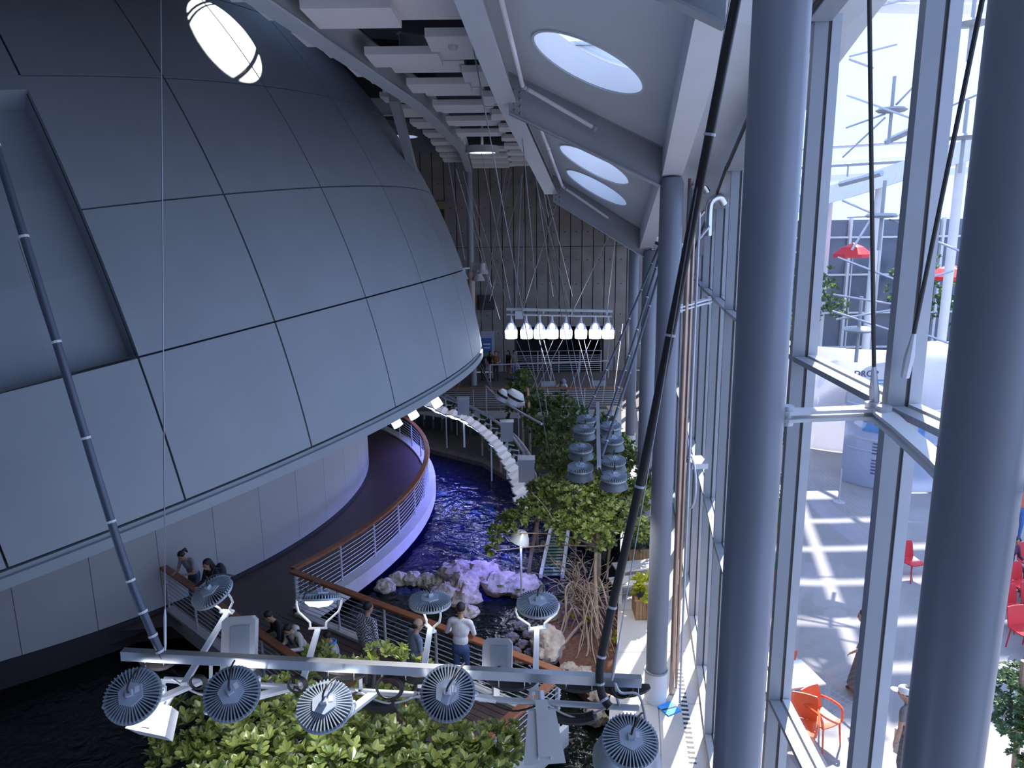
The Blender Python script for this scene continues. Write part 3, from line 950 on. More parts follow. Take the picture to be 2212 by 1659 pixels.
for a, b in zip(MY, MY[1:]):
    pa, pb = V((fx(a), a, 0)), V((fx(b), b, 0))
    d = (pb - pa).normalized(); n = V((-d.y, d.x, 0))
    qa, qb = pa + d * .05, pb - d * .05
    for z in ZT:
        if z > min(fz(a), fz(b)) - .3: continue
        tr = obj('transom', MB().bar(qa + n * .07 + UP * z, qb + n * .07 + UP * z, .11, .05), STEEL, fac)
        obj('transom_cap', MB().bar(qa - n * .045 + UP * (z + .01), qb - n * .045 + UP * (z + .01), .08, .06), WHITE, tr)
    tr = obj('head_rail', MB().bar(qa + n * .1 + UP * (fz(a) + .0), qb + n * .1 + UP * (fz(b) + .0), .2, .14), STEEL, fac)
    obj('head_trim', MB().bar(qa + n * .2 + UP * (fz(a) - .02), qb + n * .2 + UP * (fz(b) - .02), .04, .06), GASK, tr)
    for i, z in enumerate(ZT):
        z1a, z1b = (ZT[i + 1], ZT[i + 1]) if i + 1 < len(ZT) else (fz(a), fz(b))
        if i == 2 and fz(b) < 7.5 : continue
        t3 = n * .012
        mb = MB().hexa([qa - t3 + UP * (z + .03), qa + t3 + UP * (z + .03), qb + t3 + UP * (z + .03), qb - t3 + UP * (z + .03), qa - t3 + UP * (z1a - .03), qa + t3 + UP * (z1a - .03), qb + t3 + UP * (z1b - .03), qb - t3 + UP * (z1b - .03)])
        mb2 = MB().add([qa + UP * (z + .03), qb + UP * (z + .03), qb + UP * (z1b - .03), qa + UP * (z1a - .03)], [(0, 1, 2, 3)])
        obj('pane', mb2, GLASS, fac)
# struts between columns and mullions
def strut(a, b, label):
    a, b = V(a), V(b)
    t = thing('facade_strut', a, label, 'strut')
    d = (b - a).normalized(); s_ = d.cross(UP).normalized()
    for dz in (.028, -.028):
        mb = MB()
        prof = [(0, .05), (.08, .075), (.3, .06), (.7, .06), (.92, .075), (1, .05)]
        L = (b - a).length
        for k, hw in prof:
            p = a + d * (L * k) + UP * dz
            mb.v += [p - s_ * hw - UP * .012, p + s_ * hw - UP * .012, p + s_ * hw + UP * .012, p - s_ * hw + UP * .012]
        for i in range(5):
            for q in range(4):
                mb.f.append((i * 4 + q, i * 4 + (q + 1) % 4, i * 4 + 4 + (q + 1) % 4, i * 4 + 4 + q))
        mb.f += [(3, 2, 1, 0), (20, 21, 22, 23)]; mb.mi = [0] * len(mb.f)
        obj('plate', mb, WHITE, t)
    for k in (.07, .93):
        p = a.lerp(b, k)
        obj('pin', MB().tube([p - UP * .07, p + UP * .075], .05, 14), GALV, t, True)
def mnode(y): 
    d = V((fx(y + .1) - fx(y - .1), .2, 0)).normalized(); n = V((-d.y, d.x, 0))
    return V((fx(y), y, 7.27)) + n * .17
strut((1.78 + .17, 5.22, 7.22), mnode(5.1), 'flat white strut tying the near column to the mullion, crossing the window')
strut((2.25 + .1, 3.4 + .17, 7.22), mnode(5.1), 'flat white strut from the mullion to the rightmost column')
strut((2.58 + .17, 12.2, 7.22), mnode(13.1), 'strut tying the collared column to its mullion')
# ring hook on the facade, seen left of the near column
cc = V((3.3, 13.1, 3.9))
t = thing('pipe_hoop', (3.3, 13.2, 3.2), 'grey metal hoop hung on the mullions beyond the collared column', 'hoop')
obj('hoop', MB().tube([cc + V((.0, .42 * math.cos(a), .5 * math.sin(a))) for a in [2 * PI * i / 24 for i in range(18)]], .025, 8), GALV, t, True)
obj('hoop_arm', MB().tube([cc + V((0, .1, .5)), cc + V((-.1, .6, 1.6))], .018, 6), GALV, t, True)
obj('hoop_bracket', MB().box(cc + V((.12, .05, .35)), (.3, .5, .1)), GALV, t)
# tie rods of the facade
for k_, (a, b, lb) in enumerate(((at(1878, 0, 5.0), mnode(5.1) + V((-.02, .03, .05)), 'dark tie rod slanting down to the mullion node'), (at(2122, 0, 4.3), at(1958, 800, 4.95), 'second dark tie rod behind the rightmost column'))):
    t = thing('tie_rod', b, lb, 'rod')
    obj('rod', MB().tube([a + (a - b).normalized() * 1.5, b], .014, 8), BLACK if k_ else GASK, t, True)
    d = (a - b).normalized()
    obj('fork_end', MB().tube([b - d * .05, b + d * .1, b + d * .28], [.03, .034, .014], 8), GALV, t, True)
# ================================================================== lamps and rigs
FIN = mat('fin_aluminium', (.40, .47, .56), .35, .3, .04, 10)
FIND = mat('fin_gap_dark', (.05, .06, .08), .6)
HUB = mat('hub_plate_grey', (.46, .53, .64), .4, .2)
def spot_light(parent, energy, size, blend=.6, col=(1, .97, .95), aim=None):
    ld = bpy.data.lights.new('led_light', 'SPOT')
    ld.energy = energy; ld.spot_size = size; ld.spot_blend = blend; ld.shadow_soft_size = .12; ld.color = col
    o = bpy.data.objects.new('led_light', ld)
    COL.objects.link(o)
    o.parent = parent
    o.location = (0, 0, -.42)
    return o
def highbay(label, skirt=False):
    t = thing('highbay_lamp', (0, 0, 0), label, 'lamp', 'finned high bay lamps')
    mb = MB()
    n = 44
    for i in range(n):
        a = 2 * PI * i / n
        d = V((math.cos(a), math.sin(a), 0)); s_ = V((-d.y, d.x, 0)) * .0048
        p0, p1 = d * .085, d * .222
        mb.hexa([p0 - s_ + UP * -.04, p0 + s_ + UP * -.04, p1 + s_ + UP * -.04, p1 - s_ + UP * -.04, p0 - s_ + UP * .03, p0 + s_ + UP * .03, p1 + s_ + UP * .012, p1 - s_ + UP * .012])
    obj('heat_sink', mb, FIN, t)
    obj('back_disc', MB().lathe([(.001, -.0), (.10, -.022), (.215, -.036)], 32), FIND, t, True)
    obj('rim_ring', MB().lathe([(.205, -.045), (.226, -.045), (.226, -.02), (.205, -.02), (.205, -.045)], 40), FIN, t, True)
    hexp = [(.105 * math.cos(PI / 6 + PI / 3 * i), .105 * math.sin(PI / 6 + PI / 3 * i)) for i in range(6)]
    hb = obj('hub_plate', MB().prism(hexp, .022, .04), HUB, t)
    obj('connector', MB().box((0, 0, .06), (.05, .05, .05)), HUB, hb)
    obj('spec_label', MB().box((.055, .02, .0415), (.035, .05, .003)), mat('paper_label', (.75, .75, .78), .6), hb)
    obj('power_cable', MB().tube(smoothline([(0, 0, .08), (.01, .02, .13), (.05, .08, .15), (.10, .17, .08), (.13, .23, -.02)], 5), .009, 6), BLACK, t, True)
    if skirt:
        obj('skirt', MB().lathe([(.20, .0), (.19, -.09), (.205, -.10), (.245, -.19)], 36), mat('skirt_grey', (.16, .19, .21), .4, .2), t, True)
        obj('lens', MB().lathe([(.18, -.10), (.10, -.12), (.001, -.125)], 24), LED_W, t, True)
    else:
        obj('lens', MB().lathe([(.15, -.04), (.145, -.07), (.10, -.105), (.001, -.12)], 28), LED_W, t, True)
        y = MB()
        pts = [(.232, 0, -.03), (.236, 0, -.08), (.21, 0, -.16), (.12, 0, -.24), (.085, 0, -.27), (.08, 0, -.32)]
        for s_ in (1, -1):
            y.tube([(q[0] * s_, 0, q[2]) for q in pts], .013, 6)
        y.box((0, 0, -.33), (.19, .05, .02))
        obj('yoke', y, WHITE, t)
    return t
def aim(o, p, nrm, spin=0):
    q = V(nrm).normalized().to_track_quat('Z', 'Y')
    o.rotation_mode = 'QUATERNION'
    o.location = p
    o.rotation_quaternion = q @ Matrix.Rotation(spin, 3, 'Z').to_quaternion()
near_l = [
    ((285, 1502), 6.05, (.05, -.62, .70), 'leftmost finned lamp on the near rig, above the white wedge floodlight', .3),
    ((500, 1497), 6.05, (.12, -.62, .72), 'second finned lamp on the near rig, over the dark lagoon edge', .5),
    ((701, 1523), 6.0, (.0, -.42, .9), 'finned lamp in full sun over the middle of the near canopy', .2),
    ((967, 1496), 6.05, (.0, -.70, .66), 'round finned lamp facing the camera below the white-shirted man', .0),
    ((456, 1277), 7.9, (-.32, -.30, .9), 'raised finned lamp on a white arm in front of the dome wall', .4),
    ((690, 1287), 7.9, (.0, .42, .9), 'raised lamp with its glowing lens showing, by the bridge corner', .1),
    ((929, 1296), 7.9, (.03, .02, 1), 'raised lamp with a sunlit white top above the grey-shirted man', .0),
    ((1161, 1302), 7.9, (.02, -.12, 1), 'raised lamp on the rightmost white arm by the brown roots', .0)]
proto = None
NEAR = []
for (x, y), zc, nrm, lb, spin in near_l:
    p = dp(x, y, zc)
    if proto is None:
        o = proto = highbay(lb)
    else:
        o = copy_tree(proto, None, None, None, lb)
    aim(o, p, nrm, spin)
    NEAR.append((o, p, V(nrm).normalized()))
for o, p, n in NEAR[:4]:
    spot_light(o, 72, 2.3)
for o, p, n in NEAR[4:]:
    spot_light(o, 28, 2.0)
# big lamp with a shroud at the lower right
t = highbay('large finned lamp with a grey reflector shroud beside the sunlit floor', True)
p = dp(1362, 1598, 5.9)
sh = obj('shroud', MB().lathe([(.215, -.03), (.225, -.05), (.27, -.30), (.285, -.33)], 36), FIN, t, True)
aim(t, p, (0, -.42, .9)); NEAR.append((t, p, V((0, -.42, .9))))
spot_light(t, 120, 2.0)

# the near rig itself
rig = thing('light_rig', dp(825, 1440, 6.3), 'near suspended lighting rig with a long flat beam, tube and tied cables', 'light rig')
RL, RR_ = dp(265, 1413, 6.3), dp(1385, 1472, 6.3)
def rp(k, dz=0, dy=0): return RL.lerp(RR_, k) + V((0, dy, dz))
obj('beam', MB().bar(RL, RR_, .07, .085), INOX, rig)
TL, TR = dp(355, 1468, 6.55), dp(1380, 1530, 6.4)
def tp(k): return TL.lerp(TR, k)
obj('lower_tube', MB().tube([TL, TR], .028, 10), GALV, rig, True)
for k in (.1, .42, .78, .96):
    obj('hanger', MB().bar(rp(.08 + .9 * k), tp(k), .03, .012), GALV, rig)
for i, k in enumerate((.06, .42, .57, .75, .88, .97)):
    c = rp(k, -.085 - .02 * (i % 2), .05)
    d = (RR_ - RL).normalized()
    n = .22 if i else .16
    pts = [c - d * n + UP * .03, c - d * n * .5 - UP * .02, c - UP * .035, c + d * n * .5 - UP * .015, c + d * n + UP * .03]
    obj('cable_bundle', MB().tube(smoothline(pts, 4), [.018, .03, .04, .045, .045, .05, .05, .05, .05, .05, .05, .05, .045, .045, .04, .03, .018][:17], 8), BLACK, rig, True)
    for q in (-.5, .5):
        cc = c + d * n * q
        obj('cable_tie', MB().tube([cc + V((0, .06 * math.cos(a), .055 * math.sin(a) + .01)) for a in [2 * PI * j / 10 for j in range(11)]], .004, 4), INOX, rig)
# lower sagging bundles on the tube
for i, (k, n) in enumerate(((.46, .16), (.86, .22))):
    c = tp(k) + V((0, -.03, -.07)); d = (TR - TL).normalized()
    obj('cable_bundle', MB().tube(smoothline([c - d * n, c - d * n * .4 - UP * .05, c + d * n * .4 - UP * .05, c + d * n], 4), [.02] + [.05] * 11 + [.02], 8), BLACK, rig, True)
# coils of cable
for i, (x, y, r) in enumerate(((425, 1475, .06), (840, 1487, .10), (1345, 1488, .085), (640, 1480, .07))):
    c = dp(x, y, 6.3)
    for j in range(3):
        obj('cable_coil', MB().tube([c + V((r * (1 + .08 * j) * math.cos(a), .02 * j, r * (1 + .06 * j) * math.sin(a) - .01 * j)) for a in [2 * PI * q / 20 for q in range(21)]], .009, 6), BLACK, rig, True)
# loose cables draped along the tube
for i in range(7):
    k0 = .02 + .13 * i; k1 = k0 + .14
    pts = [tp(k0) + V((0, -.03, .03)), tp((k0 + k1) / 2) + V((0, -.05, -.06 - .05 * rnd.random())), tp(k1) + V((0, -.03, .03))]
    obj('draped_cable', MB().tube(smoothline(pts, 6), .009, 6), BLACK if i % 3 else GALV, rig, True)
# lamp arms
armx = ((395, 1455), (650, 1455), (908, 1460), (1156, 1475))
for (x, y), (o, p, n) in zip(armx, NEAR[4:8]):
    base = dp(x, y, 6.3)
    y0 = p - n * .34
    obj('lamp_arm', MB().bar(base - UP * .1, y0, .055, .03), WHITE, rig)
for o, p, n in NEAR[:4]:
    q = min((tp(i / 40) for i in range(41)), key=lambda a: (a - (p + V((.35, .1, .1)))).length)
    mid = p - n * .2 + V((.12, .05, -.02))
    obj('lamp_arm', MB().bar(p - n * .33, mid, .07, .02).bar(mid, q, .075, .03), WHITE, rig)
o, p, n = NEAR[8]
obj('lamp_arm', MB().tube(smoothline([p - n * .1 + V((.16, .1, .05)), p + V((.1, .2, .25)), p + V((-.05, .22, .27)), p + V((-.1, .22, .36))], 5), .012, 6), GALV, rig, True)
# floodlight / speaker housings
FLOOD = mat('floodlight_grey', (.55, .57, .60), .35, .3)
def flood(p, size, label, rx, rz, wedge=False, face=None):
    t = thing('floodlight', (0, 0, 0), label, 'floodlight', 'box floodlights on the near rig')
    w_, h_, d_ = size
    mb = MB()
    b = .12 * w_
    if wedge:
        P = [(-w_ * .5, -d_ / 2, 0), (w_ * .5, -d_ / 2, 0), (w_ * .42, d_ / 2, 0), (-w_ * .42, d_ / 2, 0), (-w_ * .33, -d_ / 2, h_), (w_ * .33, -d_ / 2, h_), (w_ * .25, d_ / 2, h_), (-w_ * .25, d_ / 2, h_)]
        mb.hexa([V(q) for q in P])
    else:
        ring_ = [(-w_ / 2 + b, 0), (w_ / 2 - b, 0), (w_ / 2, b), (w_ / 2, h_ - b), (w_ / 2 - b, h_), (-w_ / 2 + b, h_), (-w_ / 2, h_ - b), (-w_ / 2, b)]
        mb.v = [V((x_, -d_ / 2, z_)) for x_, z_ in ring_] + [V((x_, d_ / 2, z_)) for x_, z_ in ring_]
        mb.f = [tuple(range(8)), tuple(reversed(range(8, 16)))] + [(i, i + 8, (i + 1) % 8 + 8, (i + 1) % 8) for i in range(8)]
        mb.mi = [0] * len(mb.f)
    obj('housing', mb, face or FLOOD, t)
    if wedge:
        obj('bracket', MB().bar((0, -d_ / 2 - .012, h_ * .15), (0, -d_ / 2 - .012, h_ + .08), .1, .02, V((0, 1, 0))), FLOOD, t)
        for s_ in (-1, 1):
            obj('bolt', MB().ball((s_ * .05, -d_ / 2 - .02, h_ * .12), .01, 6, 5), GALV, t)
        obj('clamp', MB().tube([(0, 0, h_), (0, .02, h_ + .14)], .035, 10), GALV, t, True)
    else:
        obj('back_plate', MB().box((.02, -d_ / 2 - .008, h_ * .48), (w_ * .56, .016, h_ * .72)), mat('flood_plate', (.40, .45, .53), .3, .4), t)
        obj('knob', MB().tube([(.02, -d_ / 2 - .03, h_ * .24), (.02, -d_ / 2 - .015, h_ * .24)], .025, 12), BLACK, t, True)
        obj('knob', MB().tube([(.02, -d_ / 2 - .03, h_ * .14), (.02, -d_ / 2 - .015, h_ * .14)], .016, 12), GALV, t, True)
        obj('stem', MB().bar((0, 0, 0), (0, .0, -.16), .05, .05), WHITE, t)
    t.location = p
    t.rotation_euler = (rx, 0, rz)
    return t
flood(dp(516, 1455, 6.75), (.30, .50, .13), 'upright grey box floodlight with a knob, left behind the rig beam', -.45, .1)
flood(dp(1074, 1462, 6.75), (.27, .33, .13), 'grey box floodlight standing against the sunlit bridge rods', -.45, -.06)
flood(dp(1175, 1648, 5.95), (.34, .40, .12), 'tapered grey floodlight hanging below the right part of the rig', -.5, .08, True)
flood(dp(325, 1588, 6.5), (.42, .24, .18), 'bright white wedge floodlight under the leftmost lamp', -.9, -.28, True, mat('flood_white', (.85, .85, .88), .4))
obj('lamp_arm', MB().bar(tp(.0), dp(318, 1545, 6.45), .05, .03), WHITE, rig)
# suspension pipes of the near rig
def hanger_pipe(pts, r, label, m, nb=9):
    pts = [V(p) for p in pts]
    t = thing('suspension_pipe', pts[-1], label, 'pipe')
    obj('pipe', MB().tube(smoothline(pts, 4), r, 10), m, t, True)
    sm = smoothline(pts, 30)
    for i in range(1, nb):
        k = int(len(sm) * i / nb)
        a, b = sm[k], sm[min(k + 1, len(sm) - 1)]
        d = (b - a).normalized()
        obj('tie_band', MB().tube([a, a + d * .02], r * 1.15, 10), WHITE if m is not BLACK else GALV, t)
    return t
PG = mat('dark_grey_conduit', (.09, .11, .15), .4, .3)
hanger_pipe([dp(-70, 130, 6.0), dp(0, 345, 6.0), dp(150, 830, 6.1), dp(265, 1205, 6.2), dp(325, 1360, 6.25), dp(352, 1420, 6.3)], .034, 'long grey conduit rising from the rig to the upper left', PG, 11)
hanger_pipe([dp(1610, -100, 5.0), dp(1590, 0, 5.1), dp(1480, 560, 5.6), dp(1390, 1010, 5.9), dp(1318, 1330, 6.1), dp(1296, 1440, 6.15), dp(1300, 1500, 6.15), dp(1318, 1528, 6.1)], .036, 'long black conduit slanting from the ceiling to the right end of the rig', BLACK, 9)

# far rig with bell lamps
BELL = mat_glass('bell_glass', (.75, .8, .95), 1.6)
fr = thing('light_rig', (3.0, 28, 5.4), 'far lighting bar carrying a row of eight glass bell lamps', 'light rig')
a, b = at(1094, 668, 28), at(1323, 672, 28)
obj('beam', MB().bar(a, b, .09, .10), GALV, fr)
a2, b2 = at(1094, 679, 28), at(1322, 683, 28)
obj('lower_tube', MB().tube([a2, b2], .04, 8), GALV, fr, True)
for k in (.05, .35, .62, .95):
    obj('hanger', MB().bar(a.lerp(b, k), a2.lerp(b2, k), .05, .05), GALV, fr)
obj('junction_box', MB().box(at(1121, 680, 27.9), (.3, .2, .3)), WHITE, fr)
for i, x in enumerate((1104, 1137, 1166, 1193, 1223, 1255, 1286, 1314)):
    top = at(x, 690, 28)
    t = thing('bell_lamp', (top.x, top.y, top.z - .85), ['first bell lamp at the left end of the far bar', 'second bell lamp from the left on the far bar', 'third bell lamp from the left on the far bar', 'fourth bell lamp from the left on the far bar', 'fourth bell lamp from the right on the far bar', 'third bell lamp from the right on the far bar', 'second bell lamp from the right on the far bar', 'bell lamp at the right end of the far bar'][i], 'lamp', 'glass bell lamps on the far bar')
    obj('neck', MB().lathe([(.03, .14), (.04, 0), (.06, -.12)], 12, Matrix.Translation(top)), GALV, t, True)
    obj('bell', MB().lathe([(.06, -.10), (.13, -.16), (.19, -.26), (.225, -.38), (.235, -.5)], 24, Matrix.Translation(top)), BELL, t, True)
    obj('bulb', MB().lathe([(.03, -.15), (.09, -.22), (.11, -.32), (.05, -.42)], 14, Matrix.Translation(top)), mat_emit('bulb_glow', (.9, .92, 1), 5), t, True)
    obj('lower_shade', MB().lathe([(.236, -.42), (.238, -.5), (.225, -.72)], 24, Matrix.Translation(top)), mat_emit('bell_glow', (.93, .94, 1), 7), t, True)
    ld = bpy.data.lights.new('bell_light', 'POINT'); ld.energy = 8; ld.shadow_soft_size = .2; ld.color = (.75, .8, 1)
    lo_ = bpy.data.objects.new('bell_light', ld); COL.objects.link(lo_); lo_.parent = t; lo_.location = (0, 0, -.05)
    obj('cord', MB().tube([a2.lerp(b2, (x - 1094) / 229), top + UP * .12], .02, 6), GALV, t)

# rig with two files of skirted lamps
r2 = thing('light_rig', (1.6, 14.5, 4.6), 'middle rig pole with skirted lamps in two files above the mangrove', 'light rig')
pa, pb = dp(1291, 872, 16.5), dp(1294, 1010, 12.6)
obj('beam', MB().bar(pa, pb, .07, .07), GALV, r2)
sk = [(1268, 903, 16.6), (1262, 925, 15.4), (1255, 966, 14.2), (1254, 1008, 13.0), (1319, 918, 15.8), (1323, 948, 14.7), (1325, 993, 13.4), (1326, 1028, 12.6)]
sl_ = ['farthest skirted lamp of the left file over the mangrove', 'second farthest skirted lamp of the left file', 'third skirted lamp of the left file', 'nearest skirted lamp of the left file over the mangrove', 'farthest skirted lamp of the right file over the mangrove', 'second farthest skirted lamp of the right file', 'third skirted lamp of the right file', 'nearest skirted lamp of the right file over the mangrove']
p2 = None
for (x, y, zc), lb in zip(sk, sl_):
    p = dp(x, y, zc)
    if p2 is None: o = p2 = highbay(lb, True)
    else: o = copy_tree(p2, None, None, None, lb)
    aim(o, p, (.0, -.10, 1), .3)
    o.scale = (1.02, 1.02, 1.02)
    spot_light(o, 60, 2.2)
    k = max(0, min(1, (16.5 - zc) / 3.9))
    q = pa.lerp(pb, k)
    obj('lamp_arm', MB().tube(smoothline([p - UP * .03, p + V(((q.x - p.x) * .4, 0, -.14)), q], 4), .018, 6), BLACK, r2, True)

# reef lamps along the curved tube
RLZ = 1.7
refl = mat('reflector_white', (.78, .8, .86), .25, .3)
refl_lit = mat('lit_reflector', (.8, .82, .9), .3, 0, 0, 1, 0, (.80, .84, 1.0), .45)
crv = smoothline([fl(x, y, RLZ) for x, y in ((925, 868), (960, 884), (1000, 897), (1040, 922), (1072, 950), (1098, 985), (1118, 1020), (1130, 1055), (1136, 1090))], 8)
def along(pts, s):
    L = [0]
    for a, b in zip(pts, pts[1:]): L.append(L[-1] + (b - a).length)
    s *= L[-1]
    for i in range(len(pts) - 1):
        if s <= L[i + 1]: return pts[i].lerp(pts[i + 1], (s - L[i]) / max(1e-9, L[i + 1] - L[i])), (pts[i + 1] - pts[i]).normalized()
    return pts[-1], (pts[-1] - pts[-2]).normalized()
rt = thing('reef_lighting_truss', crv[0], 'curved tube truss that carries the reef lamps over the pool edge', 'truss')
obj('tube', MB().tube([p + V((.35, .1, .28)) for p in crv], .04, 8), GALV, rt, True)
obj('tray', MB().tube([p + V((.1, .05, -.08)) for p in crv], .05, 6), refl, rt, True)
NL = 19
def reef_lamp(label):
    t = thing('reef_lamp', (0, 0, 0), label, 'lamp', 'reef lamps in a curved row over the pool')
    mb = MB()
    P = [(-.22, -.18, -.20), (.22, -.18, -.20), (.22, .18, -.20), (-.22, .18, -.20), (-.09, -.07, .08), (.09, -.07, .08), (.09, .07, .08), (-.09, .07, .08)]
    mb.hexa([V(q) for q in P]); mb.f = mb.f[1:]; mb.mi = mb.mi[1:]
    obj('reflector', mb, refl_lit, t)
    obj('rim', MB().bar((-.23, -.18, -.2), (.23, -.18, -.2), .03, .03).bar((-.23, .18, -.2), (.23, .18, -.2), .03, .03).bar((-.22, -.18, -.2), (-.22, .18, -.2), .03, .03).bar((.22, -.18, -.2), (.22, .18, -.2), .03, .03), GALV, t)
    obj('lens', MB().box((0, 0, -.15), (.36, .28, .02)), mat_emit('reef_led_white', (.70, .75, 1), 30), t)
    obj('neck', MB().tube([(0, 0, .07), (0, .0, .22)], .045, 8), GALV, t, True)
    obj('arm', MB().bar((0, 0, .18), (.28, .1, .28), .04, .03), GALV, t)
    return t
rp0 = None
ords = ['first', 'second', 'third', 'fourth', 'fifth', 'sixth', 'seventh', 'eighth', 'ninth', 'tenth', 'eleventh', 'twelfth', 'thirteenth', 'fourteenth', 'fifteenth', 'sixteenth', 'seventeenth', 'eighteenth', 'nineteenth']
for i in range(NL):
    p, d = along(crv, (i + .3) / NL)
    lb = ords[i] + ' white reef lamp in the curved pool row, counted from the dome end'
    if rp0 is None: o = rp0 = reef_lamp(lb)
    else: o = copy_tree(rp0, None, None, None, lb)
    o.location = p
    o.rotation_euler = (rnd.uniform(-.1, .1), .66 + rnd.uniform(-.1, .1), math.atan2(d.y, d.x) + PI / 2 + .1)
    if i % 2 == 0:
        ld = bpy.data.lights.new('reef_led', 'SPOT'); ld.energy = 210; ld.spot_size = 1.7; ld.spot_blend = .7; ld.shadow_soft_size = .1
        ld.color = (.10, .14, 1.0) if i % 4 == 0 else (.28, .10, 1.0)
        lo_ = bpy.data.objects.new('reef_led', ld); COL.objects.link(lo_); lo_.parent = o; lo_.location = (0, 0, -.18)
# ballast boxes and floods behind the reef lamps
for i, (x, y, zc, s_, lb) in enumerate(((1001, 877, 27.5, .42, 'grey ballast box behind the reef lamps near the dome'), (1095, 931, 23.5, .40, 'tall grey ballast box behind the middle reef lamps'), (1137, 1014, 19.8, .42, 'grey ballast box behind the nearest reef lamps'))):
    p = dp(x, y, zc)
    t = thing('ballast_box', (p.x, p.y, p.z - .3), lb, 'box', 'ballast boxes of the reef lamps')
    obj('case', MB().box(p, (s_, s_ * .8, .62)), mat('ballast_grey', (.38, .41, .48), .4, .3), t)
    obj('lid', MB().box(p + UP * .32, (s_ + .04, s_ * .8 + .04, .03)), GALV, t)
    obj('leg', MB().tube([p - UP * .3, p - UP * 1.6], .04, 6), GALV, t)
# two tube rails with big drum floods
def tuberail(pts, label, zc=None):
    P = [dp(*q) for q in pts]
    t = thing('tube_rail', P[0], label, 'rail')
    obj('tube', MB().tube(smoothline(P, 4), .045, 8), GALV, t, True)
    for i, p in enumerate(P[::2]):
        obj('upright', MB().tube([p, V((p.x, p.y, WZ))], .03, 6), GALV, t, True)
    return t
tuberail([(962, 853, 30), (1010, 876, 28.5), (1060, 903, 26.5), (1105, 935, 24.5), (1132, 965, 22.5), (1155, 1003, 20.5)], 'long grey tube rail curving behind the reef lamps')
tuberail([(1050, 835, 31), (1080, 862, 29.5), (1120, 888, 28), (1170, 916, 26)], 'grey tube rail running beneath the white drum floodlights')
for i, (x, y, s_, lb) in enumerate(((1090, 854, .45, 'left white drum floodlight on the tube rail'), (1112, 857, .55, 'right larger white drum floodlight on the tube rail'))):
    p = dp(x, y, 29)
    t = thing('drum_floodlight', p - UP * .4, lb, 'floodlight', 'white drum floodlights')
    obj('drum', MB().lathe([(.001, .45 * s_), (.5 * s_, .4 * s_), (.72 * s_, .1 * s_), (.7 * s_, -.5 * s_), (.5 * s_, -.62 * s_)], 20, Matrix.Translation(p) @ Matrix.Rotation(.5, 4, 'Y')), WHITE, t, True)
    obj('hood', MB().box(p + V((.2, -.2, -.42 * s_)), (.7 * s_, .5 * s_, .12)), WHITE, t)
    obj('band', MB().lathe([(.73 * s_, .05), (.74 * s_, .0), (.73 * s_, -.05)], 20, Matrix.Translation(p) @ Matrix.Rotation(.5, 4, 'Y')), BLACK, t)
# spot cans under the dome rim
for i, (x, y, lb) in enumerate(((944, 871, 'white can light under the dome rim nearest the reef'), (893, 896, 'middle white can light under the dome rim'), (857, 914, 'left white can light under the dome rim'))):
    p = dp(x, y, 23.5 - .4 * i)
    t = thing('can_light', p, lb, 'lamp', 'can lights under the dome rim')
    obj('can', MB().lathe([(.10, .22), (.15, .12), (.16, -.1), (.155, -.12)], 18, Matrix.Translation(p) @ Matrix.Rotation(-.5, 4, 'Y')), mat_emit('can_glow', (.9, .92, 1), 2.2), t, True)
    obj('bracket', MB().bar(p + V((-.05, 0, .15)), p + V((-.5, 0, .75)), .16, .1), STEEL, t)
# floods on the far column
for i, (dx, dz, lb) in enumerate(((-.45, 6.1, 'floodlight on the left of the far column'), (.42, 6.0, 'lower right floodlight on the far column'), (.62, 6.35, 'upper right floodlight on the far column'))):
    p = V((-2.12 + dx, 39.7, dz))
    t = thing('column_floodlight', p, lb, 'floodlight', 'floodlights on the far column')
    obj('hood', MB().lathe([(.10, .35), (.16, .3), (.18, .05), (.34, -.25)], 16, Matrix.Translation(p)), refl, t, True)
    obj('arm', MB().bar(p + UP * .3, V((-2.12, 39.9, dz + .3)), .08, .08), GALV, t)

# sprinkler pipes under the roof
def sprink(pts, label):
    t = thing('sprinkler_pipe', pts[0], label, 'pipe')
    obj('pipe', MB().tube(pts, .032, 8), WHITE, t, True)
    for p in pts[1:]:
        obj('coupling', MB().ball(p, .05, 8, 6), STEEL, t, True)
    m = V(pts[0]).lerp(V(pts[1]), .45)
    obj('hanger_clip', MB().tube([m - UP * .02, m + UP * .2], .012, 6).ball(m, .045, 8, 6), GALV, t)
    return t
def bayp(y, k, dz): 
    g, e = g_at(y), e_at(y); p = g.lerp(e, k); return p + V((0, 0, dz))
sprink([bayp(5, .10, .1), bayp(11.75, .10, .1), bayp(11.85, .12, .12), bayp(11.95, .52, .05)], 'white sprinkler pipe elbowed along the first sloping beam')
sprink([bayp(12.6, .12, .1), bayp(17.9, .12, .1), bayp(18.1, .14, .12), bayp(18.15, .6, .05)], 'white sprinkler pipe elbowed in the second roof bay')

